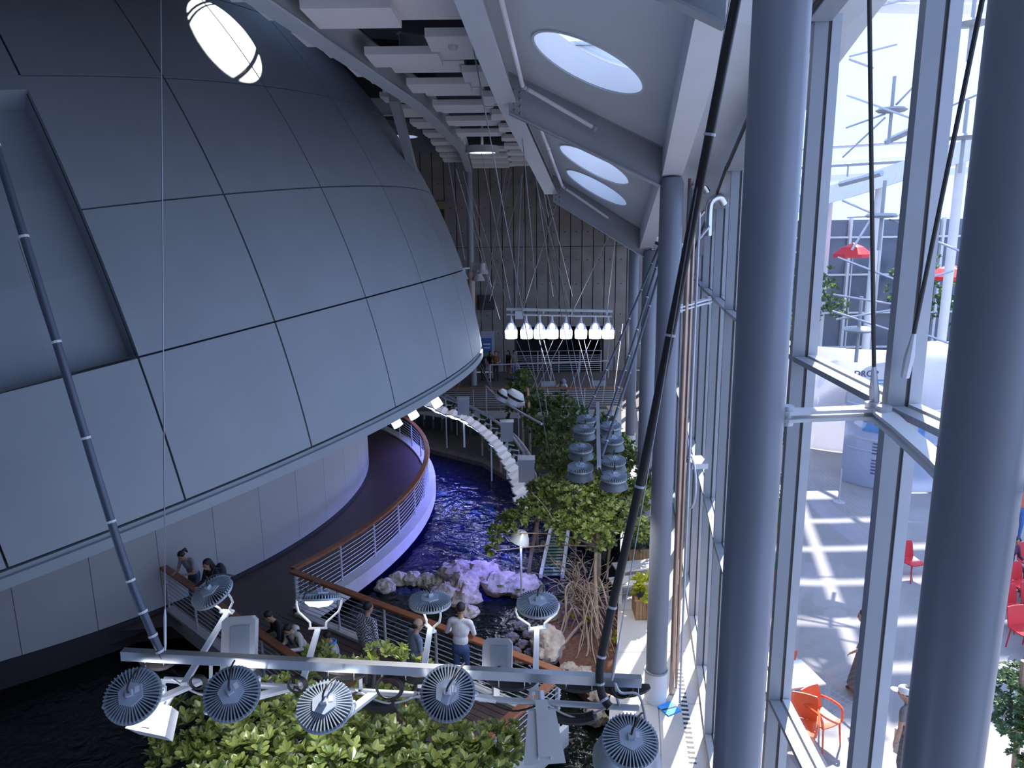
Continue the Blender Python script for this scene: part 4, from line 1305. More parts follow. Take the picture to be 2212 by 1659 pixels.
# suspension cables
cab = [
 (1003, 0, 11, 1190, 1000, 19), (965, 330, 26, 1004, 560, 29), (985, 365, 27, 1080, 690, 29), (1000, 370, 27, 1062, 620, 29), (1104, 373, 27, 1036, 698, 30), (1130, 375, 27, 1058, 650, 29),
 (1127, 378, 27, 1114, 667, 28), (1132, 480, 27, 1129, 672, 28), (1152, 366, 26, 1251, 880, 21), (1165, 360, 26, 1262, 880, 21), (1158, 400, 26, 1232, 668, 28), (1180, 412, 22, 1237, 640, 27), (1207, 425, 19, 1130, 668, 28),
 (1320, 500, 18.6, 1238, 672, 28), (1330, 508, 18.6, 1312, 672, 28), (1040, 330, 24, 1106, 668, 28), (1095, 360, 24, 1030, 745, 30), (1020, 420, 27, 1110, 700, 28.2),
 (1100, 700, 28, 1160, 832, 25), (1165, 735, 28, 1192, 832, 26), (1175, 735, 28, 1203, 840, 26), (1195, 735, 28, 1150, 838, 26), (1215, 735, 28, 1158, 842, 26), (1250, 735, 28, 1278, 838, 25), (1262, 735, 28, 1284, 838, 25), (1276, 735, 28, 1232, 838, 25), (1292, 735, 28, 1250, 846, 25),
 (1037, 790, 26, 1068, 850, 29), (1040, 785, 26, 1090, 905, 24), (1037, 700, 28, 975, 880, 28), (1322, 690, 28, 1302, 870, 17),
 (1128, 290, 14, 1182, 900, 20), (1150, 330, 16, 1195, 640, 24), (1165, 360, 17, 1185, 470, 20), (1345, 700, 22, 1318, 915, 16)]
for i, (x0, y0, Y0, x1, y1, Y1) in enumerate(cab):
    a, b = at(x0, y0, Y0), at(x1, y1, Y1)
    mb = MB().tube([a, b], .010 if i != 6 else .03, 5)
    lb = {0: 'long thin cable falling from the near ceiling panels to the planted bank', 6: 'thicker pale hanging rod left above the bell lamps', 8: 'left one of two parallel bright cables crossing the bell lamps', 9: 'right one of two parallel bright cables crossing the bell lamps', 12: 'thin cable slanting left from the last sloping beam to the bell lamp bar', 30: 'thin cable from the right bell lamp end to the skirted lamps', 34: 'thin cable beside the columns above the skirted lamps', 31: 'thin cable from the curved girder down to the small far tree'}.get(i)
    gp = 'cables around the bell lamp bar'
    if lb is None and 18 <= i <= 26: lb, gp = 'thin steel cable crossing below the bell lamps in front of the dark opening', 'cables below the bell lamps'
    elif lb is None and 27 <= i <= 29: lb, gp = 'thin steel cable beside the dome edge above the reef lamps', 'cables beside the dome edge'
    elif lb is None: lb, gp = 'thin steel cable strung across the concrete wall above the bell lamps', 'cables across the concrete wall'
    tag(obj('suspension_cable', mb, CABLE), lb, 'cable', gp)
for i, (x0, y0, Y0, x1, y1, Y1, r, lb) in enumerate(((1422, 535, 17.9, 1268, 890, 16.2, .026, 'dark conduit down to the farthest skirted lamp'), (1428, 540, 17.8, 1300, 940, 15.5, .028, 'dark conduit in the middle of the bundle left of the columns'), (1436, 548, 17.7, 1295, 1000, 13.0, .03, 'dark conduit down to the pole of the skirted lamps'))):
    hanger_pipe([at(x0, y0, Y0), at((x0 + x1) / 2 + 4, (y0 + y1) / 2, (Y0 + Y1) / 2), at(x1, y1, Y1)], r, lb, PG, 7)
for (x0, y0, z0, x1, y1, z1, lb) in ((347, -60, 5.8, 357, 1405, 6.25, 'thin vertical cable hanging straight down to the left rig end'), (40, 520, 6.1, 338, 1405, 6.25, 'thin cable running beside the grey conduit'), (1585, -50, 5.2, 1322, 1470, 6.1, 'thin cable just right of the black conduit')):
    a, b = dp(x0, y0, z0), dp(x1, y1, z1)
    t = thing('hanging_cable', b, lb, 'cable')
    obj('cable', MB().tube([a, b], .005, 5), CABLE, t)
    d = (a - b).normalized()
    obj('turnbuckle', MB().tube([b, b + d * .06, b + d * .3, b + d * .36], [.007, .012, .012, .006], 6), GALV, t, True)
# ================================================================== planting, rocks, benches
from mathutils import noise as mnoise
LEAFV = [(0, 0, 0), (-.17, .30, .04), (.17, .30, .04), (-.26, .62, .05), (.26, .62, .05), (-.16, .88, .0), (.16, .88, .0), (0, 1.0, -.03), (0, .45, -.03), (0, .75, -.04)]
LEAFF = [(0, 2, 8), (0, 8, 1), (1, 8, 9, 3), (2, 4, 9, 8), (3, 9, 7, 5), (4, 6, 7, 9)]
def leaf_mats(p, n, size, k, rr, open_=.55):
    """matrices of a rosette of leaves around a twig tip"""
    n = n.normalized()
    a = n.cross(V((.31, .2, .93))).normalized(); b = n.cross(a)
    ph = rr.uniform(0, 6.28)
    out = []
    for i in range(k):
        t = ph + 2 * PI * i / k + rr.uniform(-.25, .25)
        o = rr.uniform(open_ * .5, open_ * 1.35)
        y = (n * (1.15 - o) + (a * math.cos(t) + b * math.sin(t)) * (o + .25)).normalized()
        x = y.cross(n)
        if x.length < .05: x = y.cross(a)
        x.normalize(); z = x.cross(y)
        s_ = size * rr.uniform(.7, 1.15)
        M = Matrix(((x.x * s_ * .95, y.x * s_, z.x * s_, p.x), (x.y * s_ * .95, y.y * s_, z.y * s_, p.y), (x.z * s_ * .95, y.z * s_, z.z * s_, p.z), (0, 0, 0, 1)))
        out.append(M)
    return out
def foliage(t, blobs, count, size, m, seed, nobj=0, k=(5, 8), up=.45, open_=.55, name='leaf', stuffname='foliage'):
    rr = random.Random(seed)
    tot = sum(b[1][0] * b[1][1] for b in blobs)
    mats = []
    for c, r in blobs:
        n_ = max(3, int(count * r[0] * r[1] / tot))
        for _ in range(n_):
            while True:
                d = V((rr.gauss(0, 1), rr.gauss(0, 1), rr.gauss(0, 1)))
                if d.length > .1: break
            d.normalize()
            if d.z < -.2 and rr.random() < .75: d.z = -d.z
            q = rr.uniform(.55, 1.08)
            p = V(c) + V((d.x * r[0], d.y * r[1], d.z * r[2])) * q
            n = (V((d.x / r[0], d.y / r[1], d.z / r[2])).normalized() * (1 - up) + UP * up + V((rr.uniform(-.3, .3), rr.uniform(-.3, .3), rr.uniform(-.2, .2))))
            mats += leaf_mats(p, n, size, rr.randint(*k), rr, open_)
    if nobj:
        mats.sort(key=lambda M: (M.translation - EYE).length - M.translation.z * .3)
        step_ = max(1, len(mats) // (nobj * 2))
        pick = set(range(0, min(len(mats), nobj * step_), step_))
    else: pick = set()
    org = ORG[t.name]
    me = None
    mb = MB()
    for i, M in enumerate(mats):
        if i in pick:
            if me is None:
                me = mesh_of(MB().add(LEAFV, LEAFF), name, V((0, 0, 0)), [m])
            o = bpy.data.objects.new(name, me); COL.objects.link(o); o.parent = t
            o.matrix_local = Matrix.Translation(-org) @ M
        else:
            mb.add([M @ V(v) for v in LEAFV], LEAFF)
    if mb.v:
        f = obj(stuffname, mb, m, t)
        f['kind'] = 'stuff'
    return mats
def branchset(t, root, tips, r0, rr, m=BARK, part='branch', sag=.15):
    for tip in tips:
        a, b = V(root), V(tip)
        mid = a.lerp(b, .5) + V((rr.uniform(-.2, .2), rr.uniform(-.2, .2), rr.uniform(0, sag)))
        pts = smoothline([a, mid, b], 5)
        n = len(pts)
        obj(part, MB().tube(pts, [r0 * (1 - .75 * i / (n - 1)) for i in range(n)], 6), m, t, True)
# --- near mangrove canopy
rr = random.Random(5)
nb = []
for x, y, r in ((430, 1590, .45), (560, 1565, .5), (700, 1590, .55), (830, 1570, .5), (610, 1490, .3), (690, 1430, .24), (740, 1455, .22), (830, 1425, .24), (885, 1450, .2), (480, 1535, .34), (960, 1640, .4), (1050, 1625, .34), (760, 1660, .6), (520, 1665, .55), (900, 1665, .55), (395, 1650, .3), (1095, 1610, .22), (640, 1650, .6), (1030, 1700, .4), (700, 1740, .6), (900, 1740, .5), (480, 1740, .5)):
    c = fl(x, y, 3.65)
    nb.append((c, (r, r, r * .65)))
tr = thing('mangrove_tree', (-1.5, 5.3, -.5), 'sunlit yellow-green mangrove canopy under the near lighting rig', 'tree')
foliage(tr, nb, 1500, .105, LEAF_A, 3, 300)
obj('trunk', MB().tube(smoothline([(-1.5, 5.3, -1.0), (-1.45, 5.4, .8), (-1.3, 5.6, 2.2), (-1.35, 5.7, 3.0)], 4), [.13] * 4 + [.11] * 4 + [.08] * 4 + [.06], 8), BARK, tr, True)
branchset(tr, (-1.4, 5.6, 2.2), [c + V((0, 0, -.05)) for c, r in nb], .035, rr)
for i in range(10):
    a = rr.uniform(0, 6.28); d = rr.uniform(.5, 1.1)
    obj('prop_root', MB().tube(smoothline([(-1.45, 5.4, rr.uniform(.4, 1.2)), (-1.45 + d * .6 * math.cos(a), 5.4 + d * .6 * math.sin(a), .5), (-1.45 + d * math.cos(a), 5.4 + d * math.sin(a), -1.2)], 4), .03, 6), BARK, tr, True)
# --- middle mangrove
mb_ = []
for x, y, z, r in ((1200, 1000, 2.5, .55), (1262, 1020, 2.5, .6), (1330, 1060, 2.4, .6), (1180, 1065, 2.3, .5), (1250, 1085, 2.3, .6), (1320, 1120, 2.1, .6), (1385, 1085, 2.2, .5), (1385, 1150, 1.9, .4), (1150, 1105, 2.1, .4), (1108, 1130, 2.0, .32), (1075, 1152, 1.9, .24), (1065, 1190, 1.7, .14), (1290, 1150, 2.0, .5), (1400, 1040, 2.3, .4), (1225, 1140, 2.0, .45), (1180, 960, 2.7, .35), (1230, 965, 2.6, .4), (1350, 1000, 2.5, .5)):
    c = fl(x, y, z - .25)
    mb_.append((c, (r, r, r * .75)))
mt = thing('mangrove_tree', fl(1285, 1300, -.4), 'middle mangrove tree with glossy leaves below the skirted lamps', 'tree')
foliage(mt, mb_, 1800, .135, LEAF_A, 8, 300, up=.35)
base = fl(1285, 1290, -.3)
obj('trunk', MB().tube(smoothline([base, base + V((.1, .4, .9)), base + V((.15, 1.0, 1.7))], 4), [.12, .11, .1, .1, .09, .08, .07, .06, .05], 8), BARK, mt, True)
branchset(mt, base + V((.1, .5, 1.1)), [c for c, r in mb_], .026, rr, sag=.3)
stem = [fl(1140, 1250, WZ), fl(1150, 1180, .6), fl(1165, 1110, 1.6)]
obj('trunk', MB().tube(smoothline(stem, 4), .05, 7), BARK, mt, True)
# --- bare root thicket
rt_ = thing('root_thicket', fl(1265, 1400, -.3), 'tangle of bare pale mangrove stems and prop roots by the gallery', 'roots')
c0 = fl(1262, 1350, -.3)
PALE = mat('pale_root', (.26, .20, .155), .8, 0, .25, 10)
for i in range(50):
    a = rr.uniform(0, 6.28); d = rr.uniform(.3, 1.5)
    z = rr.uniform(.2, 1.1)
    s_ = c0 + V((rr.uniform(-.35, .35), rr.uniform(-.2, .6), z))
    e_ = V((c0.x + d * .6 * math.cos(a), c0.y + d * math.sin(a) * 1.1, -.3))
    m1_ = s_.lerp(e_, .35) + V((rr.uniform(-.12, .12), rr.uniform(-.12, .12), rr.uniform(.12, .42)))
    m2_ = s_.lerp(e_, .75) + V((rr.uniform(-.1, .1), rr.uniform(-.1, .1), rr.uniform(.0, .2)))
    obj('prop_root', MB().tube(smoothline([s_, m1_, m2_, e_], 4), rr.uniform(.009, .024), 5), PALE, rt_, True)
for i in range(54):
    a = rr.uniform(0, 6.28); d = rr.uniform(.3, 1.4)
    p_ = c0 + V((rr.uniform(-.3, .3), rr.uniform(-.1, .7), rr.uniform(.3, 1.0)))
    v_ = V((d * .5 * math.cos(a), d * .4 * math.sin(a) + .1, rr.uniform(.0, .5)))
    pts = [p_]
    for q in range(5):
        v_ = v_ * .8 + V((rr.uniform(-.3, .3), rr.uniform(-.25, .3), rr.uniform(-.25, .28)))
        pts.append(pts[-1] + v_ * .55)
    r_ = rr.uniform(.007, .017)
    n_ = len(pts) * 3 - 2
    obj('twig', MB().tube(smoothline(pts, 3), [r_ * (1 - .6 * q / (n_ - 1)) for q in range(n_)], 5), PALE, rt_, True)
obj('stem', MB().tube(smoothline([c0 + V((.25, -.6, -.1)), c0 + V((.25, -.1, .6)), c0 + V((.3, .5, 1.5)), c0 + V((.5, .9, 1.9))], 4), [.05] * 6 + [.035] * 6 + [.02], 7), BARK, rt_, True)
obj('stem', MB().tube(smoothline([c0 + V((-.8, -1.1, -.2)), c0 + V((-.3, -.5, .1)), c0 + V((.1, -.1, .3))], 4), .035, 7), PALE, rt_, True)
foliage(rt_, [(c0 + V((.05, -.35, .25)), (.12, .12, .12)), (c0 + V((.55, -.7, .1)), (.13, .13, .12)), (c0 + V((.3, .9, 1.9)), (.25, .2, .15)), (c0 + V((-.35, .1, .15)), (.1, .1, .1))], 44, .10, LEAF_C, 4)
bed = [tuple(fl(x, y, -.3).xy) for x, y in ((1175, 1340), (1250, 1290), (1335, 1290), (1338, 1400), (1340, 1485), (1290, 1520), (1215, 1450))]
tag(obj('planting_bed', MB().prism(bed, -1.4, -.3), SOIL), kind='structure')
bank = [(-6, 33.9), (-3.9, 29.5), (-1.2, 27.3), (.9, 23.6), (1.7, 20.6), (2.45, 18.6), (3.25, 22.3), (4.0, 28), (5.0, 33.9)]
tag(obj('planting_bank', MB().prism(bank, -1.5, -.33), mat('dark_bank_soil', (.05, .045, .035), .95, 0, .4, 8, .6)), kind='structure')
# --- rocks
def boulder(c, r, seed, part=None):
    mb = MB().ball(c, r, 30, 20)
    c = V(c)
    for i, v in enumerate(mb.v):
        d = v - c
        n = mnoise.noise(d * (1.7 / max(r)) + V((seed * 7.1, seed, 3))) * .32 + mnoise.noise(d * (4.5 / max(r)) + V((seed, 9, 2))) * .22 + mnoise.noise(d * (10 / max(r)) + V((seed, 2, 7))) * .12
        mb.v[i] = c + d * (1 + n)
    return mb
arch = thing('rock_arch', fl(1000, 1290, WZ), 'long pitted coral rock ridge arching across the water', 'rock')
for i, (x, y, z, r) in enumerate(((985, 1245, -.3, (.55, .42, .38)), (1035, 1243, -.28, (.62, .42, .34)), (1078, 1262, -.3, (.5, .4, .36)), (1128, 1270, -.34, (.5, .4, .36)), (1003, 1290, -.42, (.42, .36, .32)), (962, 1288, -.42, (.40, .34, .3)), (1012, 1325, -.48, (.26, .22, .2)), (1000, 1268, -.3, (.4, .35, .34)))):
    obj('rock', boulder(fl(x, y, z), r, i), ROCK, arch, True)
PIT = mat('pitted_pale_rock', (.42, .39, .33), .95, 0, .45, 9, 1.0)
for i, (x, y, r, lb) in enumerate(((832, 1268, .26, 'leftmost pitted rock of the low row by the walkway'), (862, 1252, .27, 'second pitted rock of the low row by the walkway'), (892, 1252, .28, 'third pitted rock of the low row'), (922, 1256, .28, 'fourth pitted rock of the low row'), (948, 1262, .26, 'pitted rock where the low row meets the arch'))):
    tag(obj('pitted_rock', boulder(fl(x, y, -.42), (r, r * .8, r * .75), i + 20), PIT, None, True), lb, 'rock', 'pitted rocks in the low row')
DKR = mat('dark_cobble', (.10, .09, .09), .7, 0, .3, 6, .4)
for i, (x, y, r) in enumerate(((1122, 1352, .16), (1108, 1378, .15), (1130, 1392, .15), (1108, 1408, .17), (1140, 1372, .14), (1124, 1425, .16), (1090, 1395, .12), (1145, 1410, .13))):
    tag(obj('cobble', boulder(fl(x, y, -.42), (r, r * .9, r * .6), i + 40), DKR, None, True), ['topmost', 'upper left', 'middle right', 'lower left', 'upper right', 'lowest', 'outermost left', 'lower right'][i] + ' dark cobble beside the pale rock pillar', 'rock', 'dark cobbles by the rock pillar')
tag(obj('rock_pillar', boulder(fl(1182, 1395, -.25), (.34, .62, .36), 60), ROCK, None, True), 'pale pitted rock pillar edging the brown root bed', 'rock')
for i, (x, y, r, lb) in enumerate(((1258, 1470, .30, 'grey boulder behind the right part of the rig beam'), (1300, 1508, .24, 'tan boulder below the rig beam near the collared column'), (1190, 1335, .24, 'tan boulder under the rightmost raised lamp'), (1230, 1452, .22, 'grey boulder at the tip of the bridge'), (1285, 1545, .22, 'boulder at the dark water corner beside the sunlit floor'))):
    tag(obj('boulder', boulder(fl(x, y, -.35), (r, r, r * .8), 70 + i), ROCK, None, True), lb, 'rock', 'boulders at the right bank')
# --- wooden planters and benches on the gallery
TW = mat('planter_wood', (.30, .17, .08), .6, 0, .2, 8)
def planter(x, y, s_, h, label, lm, n=26):
    t = thing('wood_planter', (x, y, 0), label, 'planter', 'wooden planters on the gallery')
    obj('liner', MB().box((x, y, h / 2), (s_ - .06, s_ - .06, h - .02)), DARK, t)
    for side in range(4):
        for i in range(7):
            o_ = -s_ / 2 + s_ * (i + .5) / 7
            d = (s_ / 2 - .02)
            c = [(x + o_, y - d), (x + d, y + o_), (x + o_, y + d), (x - d, y + o_)][side]
            sz = (s_ / 7 - .008, .03, h) if side % 2 == 0 else (.03, s_ / 7 - .008, h)
            obj('slat', MB().box((c[0], c[1], h / 2), sz), TW, t)
    obj('rim', MB().box((x, y - s_ / 2 + .03, h + .015), (s_ + .04, .07, .03)).box((x, y + s_ / 2 - .03, h + .015), (s_ + .04, .07, .03)).box((x - s_ / 2 + .03, y, h + .015), (.07, s_ - .1, .03)).box((x + s_ / 2 - .03, y, h + .015), (.07, s_ - .1, .03)), TW, t)
    obj('soil', MB().box((x, y, h - .05), (s_ - .08, s_ - .08, .06)), SOIL, t)
    foliage(t, [(V((x, y, h + .25)), (s_ * .5, s_ * .5, .28)), (V((x - .15, y - .2, h + .1)), (s_ * .4, s_ * .3, .2))], n, .16, lm, int(x * 31 + y))
    return t
planter(3.22, 17.72, .62, .5, 'larger wooden planter left of the collared column, lush dark plants', LEAF_B, 40)
planter(2.95, 15.2, .55, .45, 'small wooden planter with yellow-green leaves left of the collared column', LEAF_C, 30)
def bench(x, y, L, label, rz):
    t = thing('bench', (x, y, 0), label, 'bench', 'pale benches on the gallery')
    M = Matrix.Translation((x, y, 0)) @ Matrix.Rotation(rz, 4, 'Z')
    def bx(c, s_, part, m): 
        mb = MB().box(c, s_)
        mb.v = [M @ v for v in mb.v]
        obj(part, mb, m, t)
    for i in range(4):
        bx((0, -.18 + .12 * i, .43), (L, .11, .045), 'seat_slat', mat('pale_bench_wood', (.62, .58, .55), .5, 0, .1, 5))
    for s_ in (-1, 1):
        bx((s_ * (L / 2 - .15), 0, .2), (.08, .42, .41), 'leg', WHITE)
bench(2.98, 16.75, 1.1, 'pale bench between the two planters', .2)
bench(2.7, 15.95, .9, 'nearer pale bench beside the small planter', .2)
# floor drain, blue mat
dr = thing('floor_drain', (3.0, 11.4, 0), 'perforated floor drain strip running beside the glass', 'drain')
a, b = fl(1497, 1650, .0), fl(1466, 1440, .0)
n = 22
d = (b - a).normalized()
obj('channel', MB().bar(a + UP * .001, b + UP * .001, .12, .006), BLACK, dr)
for i in range(n):
    p = a.lerp(b, (i + .5) / n)
    obj('grate_bar', MB().bar(p - d * .03 + UP * .006, p + d * .03 + UP * .006, .13, .006), GALV, dr)
for i, (x, y) in enumerate(((2.78, 11.85),)):
    t = thing('floor_mat', (x, y, 0), 'bright blue square pad on the floor by the collared column', 'mat')
    obj('pad', MB().box((x, y, .012), (.3, .3, .022), .5), mat('blue_pad', (.05, .35, .85), .6), t)
    obj('strap', MB().bar((x - .14, y - .05, .028), (x + .14, y + .05, .028), .03, .006), BLACK, t)
# --- shrubs and small trees on the far bank
fb = thing('small_tree', (1.0, 30, -.3), 'loose green tree in front of the far railing', 'tree')
bl = [(dp(x, y, zc), (r, r, r * .9)) for x, y, zc, r in ((1130, 820, 31, .5), (1125, 845, 31, .6), (1145, 870, 30.5, .7), (1165, 895, 30, .75), (1205, 885, 30, .7), (1240, 905, 29, .6), (1235, 935, 28, .5), (1118, 895, 30, .5), (1190, 930, 28, .7), (1155, 925, 28, .5))]
foliage(fb, bl, 460, .20, LEAF_B, 21, 0, up=.3)
for k_, (x, y) in enumerate(((1130, 960), (1145, 950), (1190, 960))):
    b0 = dp(x, y, 29); b0.z = -.4
    obj('trunk', MB().tube(smoothline([b0, dp(x - 2, y - 60, 29.5), dp(x - 5, y - 110, 30.5)], 4), .06, 6), BARK, fb, True)
sh = [(1262, 940, 24, .5, 'low dark shrub behind the skirted lamps'), (1220, 955, 24, .45, 'low shrub right of the tube rail'), (1080, 905, 27, .5, 'low shrub behind the reef lamp row'), (1040, 880, 29, .5, 'low shrub below the white drum floodlights'), (1300, 900, 29, .55, 'dark shrub by the far end of the gallery'), (1330, 930, 27, .45, 'dark shrub under the far railing at the right'), (985, 858, 32, .5, 'low shrub by the dome edge under the far railing'), (1160, 985, 21, .4, 'shrub between the reef lamps and the mangrove')]
for x, y, zc, r, lb in sh:
    c = dp(x, y, zc); c.z = max(c.z, .15); c.z = min(c.z, .8)
    t = thing('shrub', (c.x, c.y, -.33), lb, 'shrub', 'shrubs on the bank')
    foliage(t, [(c, (r, r, r * .8)), (c + V((.3, .1, -.2)), (r * .7, r * .7, r * .6))], 60, .2, LEAF_B, int(x))
    obj('stem', MB().tube([(c.x, c.y, -.5), c], .04, 6), BARK, t)
# low fence of dark square panels on the bank
lf = thing('low_fence', dp(1190, 950, 24), 'low fence of dark square panels on the planted bank', 'fence')
pa_, pb_ = V((1.9, 25.4, -.33)), V((2.6, 21.0, -.33))
for i in range(11):
    p = pa_.lerp(pb_, i / 10)
    obj('fence_panel', MB().box(p + UP * .3, (.06, .34, .55), -.1), mat('fence_dark', (.04, .06, .06), .6), lf)
lf2 = thing('low_fence', (-4, 32, -.3), 'low fence of dark square panels below the far railing by the dome', 'fence')
for i in range(10):
    p = V((-5.5, 33.4, -.33)).lerp(V((-1.6, 31.0, -.33)), i / 9)
    obj('fence_panel', MB().box(p + UP * .3, (.36, .06, .55), -.5), mat('fence_dark', (.04, .06, .06), .6), lf2)
# slatted ramp lying in the pool corner
rm = thing('slatted_ramp', fl(1200, 1245, WZ), 'slatted ramp with white side rails dipping into the pool', 'ramp')
a0, a1 = fl(1168, 1245, WZ + .05), fl(1190, 1142, WZ + .25); b0, b1 = fl(1215, 1245, WZ + .05), fl(1228, 1142, WZ + .25)
obj('side_rail', MB().bar(a0, a1, .09, .12), WHITE, rm); obj('side_rail', MB().bar(b0, b1, .09, .12), WHITE, rm)
for i in range(16):
    k = (i + .5) / 16
    obj('slat', MB().bar(a0.lerp(a1, k), b0.lerp(b1, k), .09, .03), mat('slat_green', (.10, .16, .15), .5), rm)
wh = thing('white_hood', dp(1125, 1165, 17.5), 'white lamp hood half hidden behind the mangrove leaves', 'lamp')
p = dp(1125, 1160, 17.5)
obj('hood', MB().lathe([(.03, .16), (.12, .14), (.2, .02), (.25, -.12)], 20, Matrix.Translation(p) @ Matrix.Rotation(.35, 4, 'Y')), refl, wh, True)
obj('post', MB().tube([p, V((p.x, p.y, WZ))], .03, 6), GALV, wh)
obj('bulb', MB().ball(p - UP * .02, .06, 10, 8), mat_emit('hood_blue_led', (.25, .3, 1), 12), wh, True)
ld = bpy.data.lights.new('hood_led', 'SPOT'); ld.energy = 420; ld.spot_size = 2.0; ld.color = (.2, .25, 1); ld.shadow_soft_size = .1
lo_ = bpy.data.objects.new('hood_led', ld); COL.objects.link(lo_); lo_.parent = wh; lo_.location = (0, 0, -.1)
# small cabinet near the far column
cb = thing('cabinet', (4.15, 30.2, 0), 'small white cabinet with a wooden top at the far end of the gallery', 'cabinet')
obj('body', MB().box((4.3, 30.2, .5), (.5, .6, 1.0)), WHITE, cb)
obj('top', MB().box((4.3, 30.2, 1.03), (.6, .7, .05)), mat('light_wood', (.7, .55, .42), .5), cb)

# ================================================================== far platform fittings
fz_ = thing('opening_railing', (2.8, 43.2, 0), 'grey bar railing inside the dark wall opening', 'railing')
for i in range(9):
    z = .15 + i * .125 if i < 8 else 1.3
    obj('bar', MB().tube([(.25, 43.25, z), (5.35, 43.25, z)], .022, 6), GALV, fz_)
for i in range(5):
    x = .3 + 1.25 * i
    obj('post', MB().tube([(x, 43.25, 0), (x, 43.25, 1.3)], .03, 6), GALV, fz_)
qr = thing('queue_rail', (0, 41, 0), 'grey tubular queue rail in front of the visitors on the far platform', 'railing')
for a, b in (((-1.2, 40.6), (2.2, 41.0)), ((2.2, 41.0), (5.5, 41.4))):
    obj('top_bar', MB().tube([(a[0], a[1], 1.0), (b[0], b[1], 1.0)], .035, 6), GALV, qr)
for p in ((-1.2, 40.6), (.4, 40.8), (2.2, 41.0), (3.8, 41.2), (5.5, 41.4)):
    obj('post', MB().tube([(p[0], p[1], 0), (p[0], p[1], 1.0)], .035, 6), GALV, qr)
for i, (x0, x1, lb) in enumerate(((1169, 1199, 'left tilted grey info panel on the far railing'), (1280, 1310, 'right tilted grey info panel on the far railing'))):
    a, b = at(x0, 828, 34.4), at(x1, 828, 34.4)
    t = thing('info_panel', ((a.x + b.x) / 2, 34.4, 1.07), lb, 'sign', 'info panels on the far railing')
    c = (a + b) / 2
    obj('board', MB().bar(V((a.x, 34.55, 1.17)), V((b.x, 34.55, 1.17)), .34, .03, V((0, -.6, .8))), mat('panel_grey', (.35, .4, .46), .3, .2), t)
    obj('bracket', MB().box((c.x, 34.55, 1.09), (.1, .1, .1)), GALV, t)
# blue poster sign on the concrete wall
sg = thing('wall_poster', (-1.75, 43.5, 0), 'tall grey sign with a blue lettered poster on the concrete wall', 'sign')
a, b = at(1038, 716, 43.4), at(1068, 716, 43.4)
zt_, zb_ = a.z, at(1038, 800, 43.4).z
obj('board', MB().box(((a.x + b.x) / 2, 43.5, (zt_ + zb_) / 2), (b.x - a.x, .08, zt_ - zb_)), mat('sign_grey', (.36, .40, .50), .5), sg)
pz0, pz1 = at(1040, 775, 43.4).z, at(1040, 731, 43.4).z
obj('poster', MB().box(((a.x + b.x) / 2 - .07, 43.44, (pz0 + pz1) / 2), ((b.x - a.x) * .75, .03, pz1 - pz0)), mat('poster_blue', (.05, .14, .42), .5, 0, .35, 1.5), sg)
for i in range(2):
    z = pz1 - .35 - .22 * i
    obj('lettering', MB().box(((a.x + b.x) / 2 - .05, 43.42, z), (.42 - .06 * i, .01, .07)), WHITE, sg)
obj('landscape_strip', MB().box(((a.x + b.x) / 2 - .07, 43.42, pz0 + .2), ((b.x - a.x) * .75, .012, .3)), mat('poster_green', (.12, .28, .22), .6), sg)
tv = thing('wall_screen', (-1.8, 43.5, 4.0), 'dark square screen high on the concrete wall beside the far column', 'screen')
a, b = at(1034, 640, 43.4), at(1067, 668, 43.4)
obj('screen', MB().box(((a.x + b.x) / 2, 43.45, (a.z + b.z) / 2), (b.x - a.x, .1, a.z - b.z)), mat('screen_dark', (.04, .03, .04), .2, 0, .3, 2), tv)
obj('frame', MB().box(((a.x + b.x) / 2, 43.52, (a.z + b.z) / 2), (b.x - a.x + .08, .1, a.z - b.z + .08)), BLACK, tv)
dv = thing('wall_vent', at(953, 455, 43.4), 'ochre framed square vent high on the concrete wall by the dome', 'vent')
a, b = at(946, 435, 43.4), at(961, 480, 43.4)
obj('frame', MB().box(((a.x + b.x) / 2, 43.55, (a.z + b.z) / 2), (b.x - a.x + .1, .16, a.z - b.z)), mat('ochre_frame', (.30, .22, .12), .7), dv)
obj('opening', MB().box(((a.x + b.x) / 2 + .05, 43.46, (a.z + b.z) / 2 - .2), ((b.x - a.x) * .6, .05, (a.z - b.z) * .6)), BLACK, dv)
# ================================================================== people
def capsule(mb, a, b, r0, r1, n=12):
    a, b = V(a), V(b)
    d = b - a
    if d.length < 1e-4: d = V((0, 0, 1e-3))
    d = d.normalized()
    pts, rs = [], []
    for i in range(5):
        t = PI / 2 * (1 - i / 4)
        pts.append(a - d * (r0 * math.sin(t))); rs.append(max(.0006, r0 * math.cos(t)))
    for i in range(1, 5):
        t = PI / 2 * i / 4
        pts.append(b + d * (r1 * math.sin(t))); rs.append(max(.0006, r1 * math.cos(t)))
    mb.tube(pts, rs, n)
def ik(s, h, l1, l2, hint):
    d = h - s
    L = min(d.length, l1 + l2 - .004)
    d.normalize()
    h = s + d * L
    x = (l1 * l1 - l2 * l2 + L * L) / (2 * L)
    y = math.sqrt(max(0, l1 * l1 - x * x))
    hn = V(hint) - d * V(hint).dot(d)
    hn.normalize()
    return s + d * x + hn * y, h
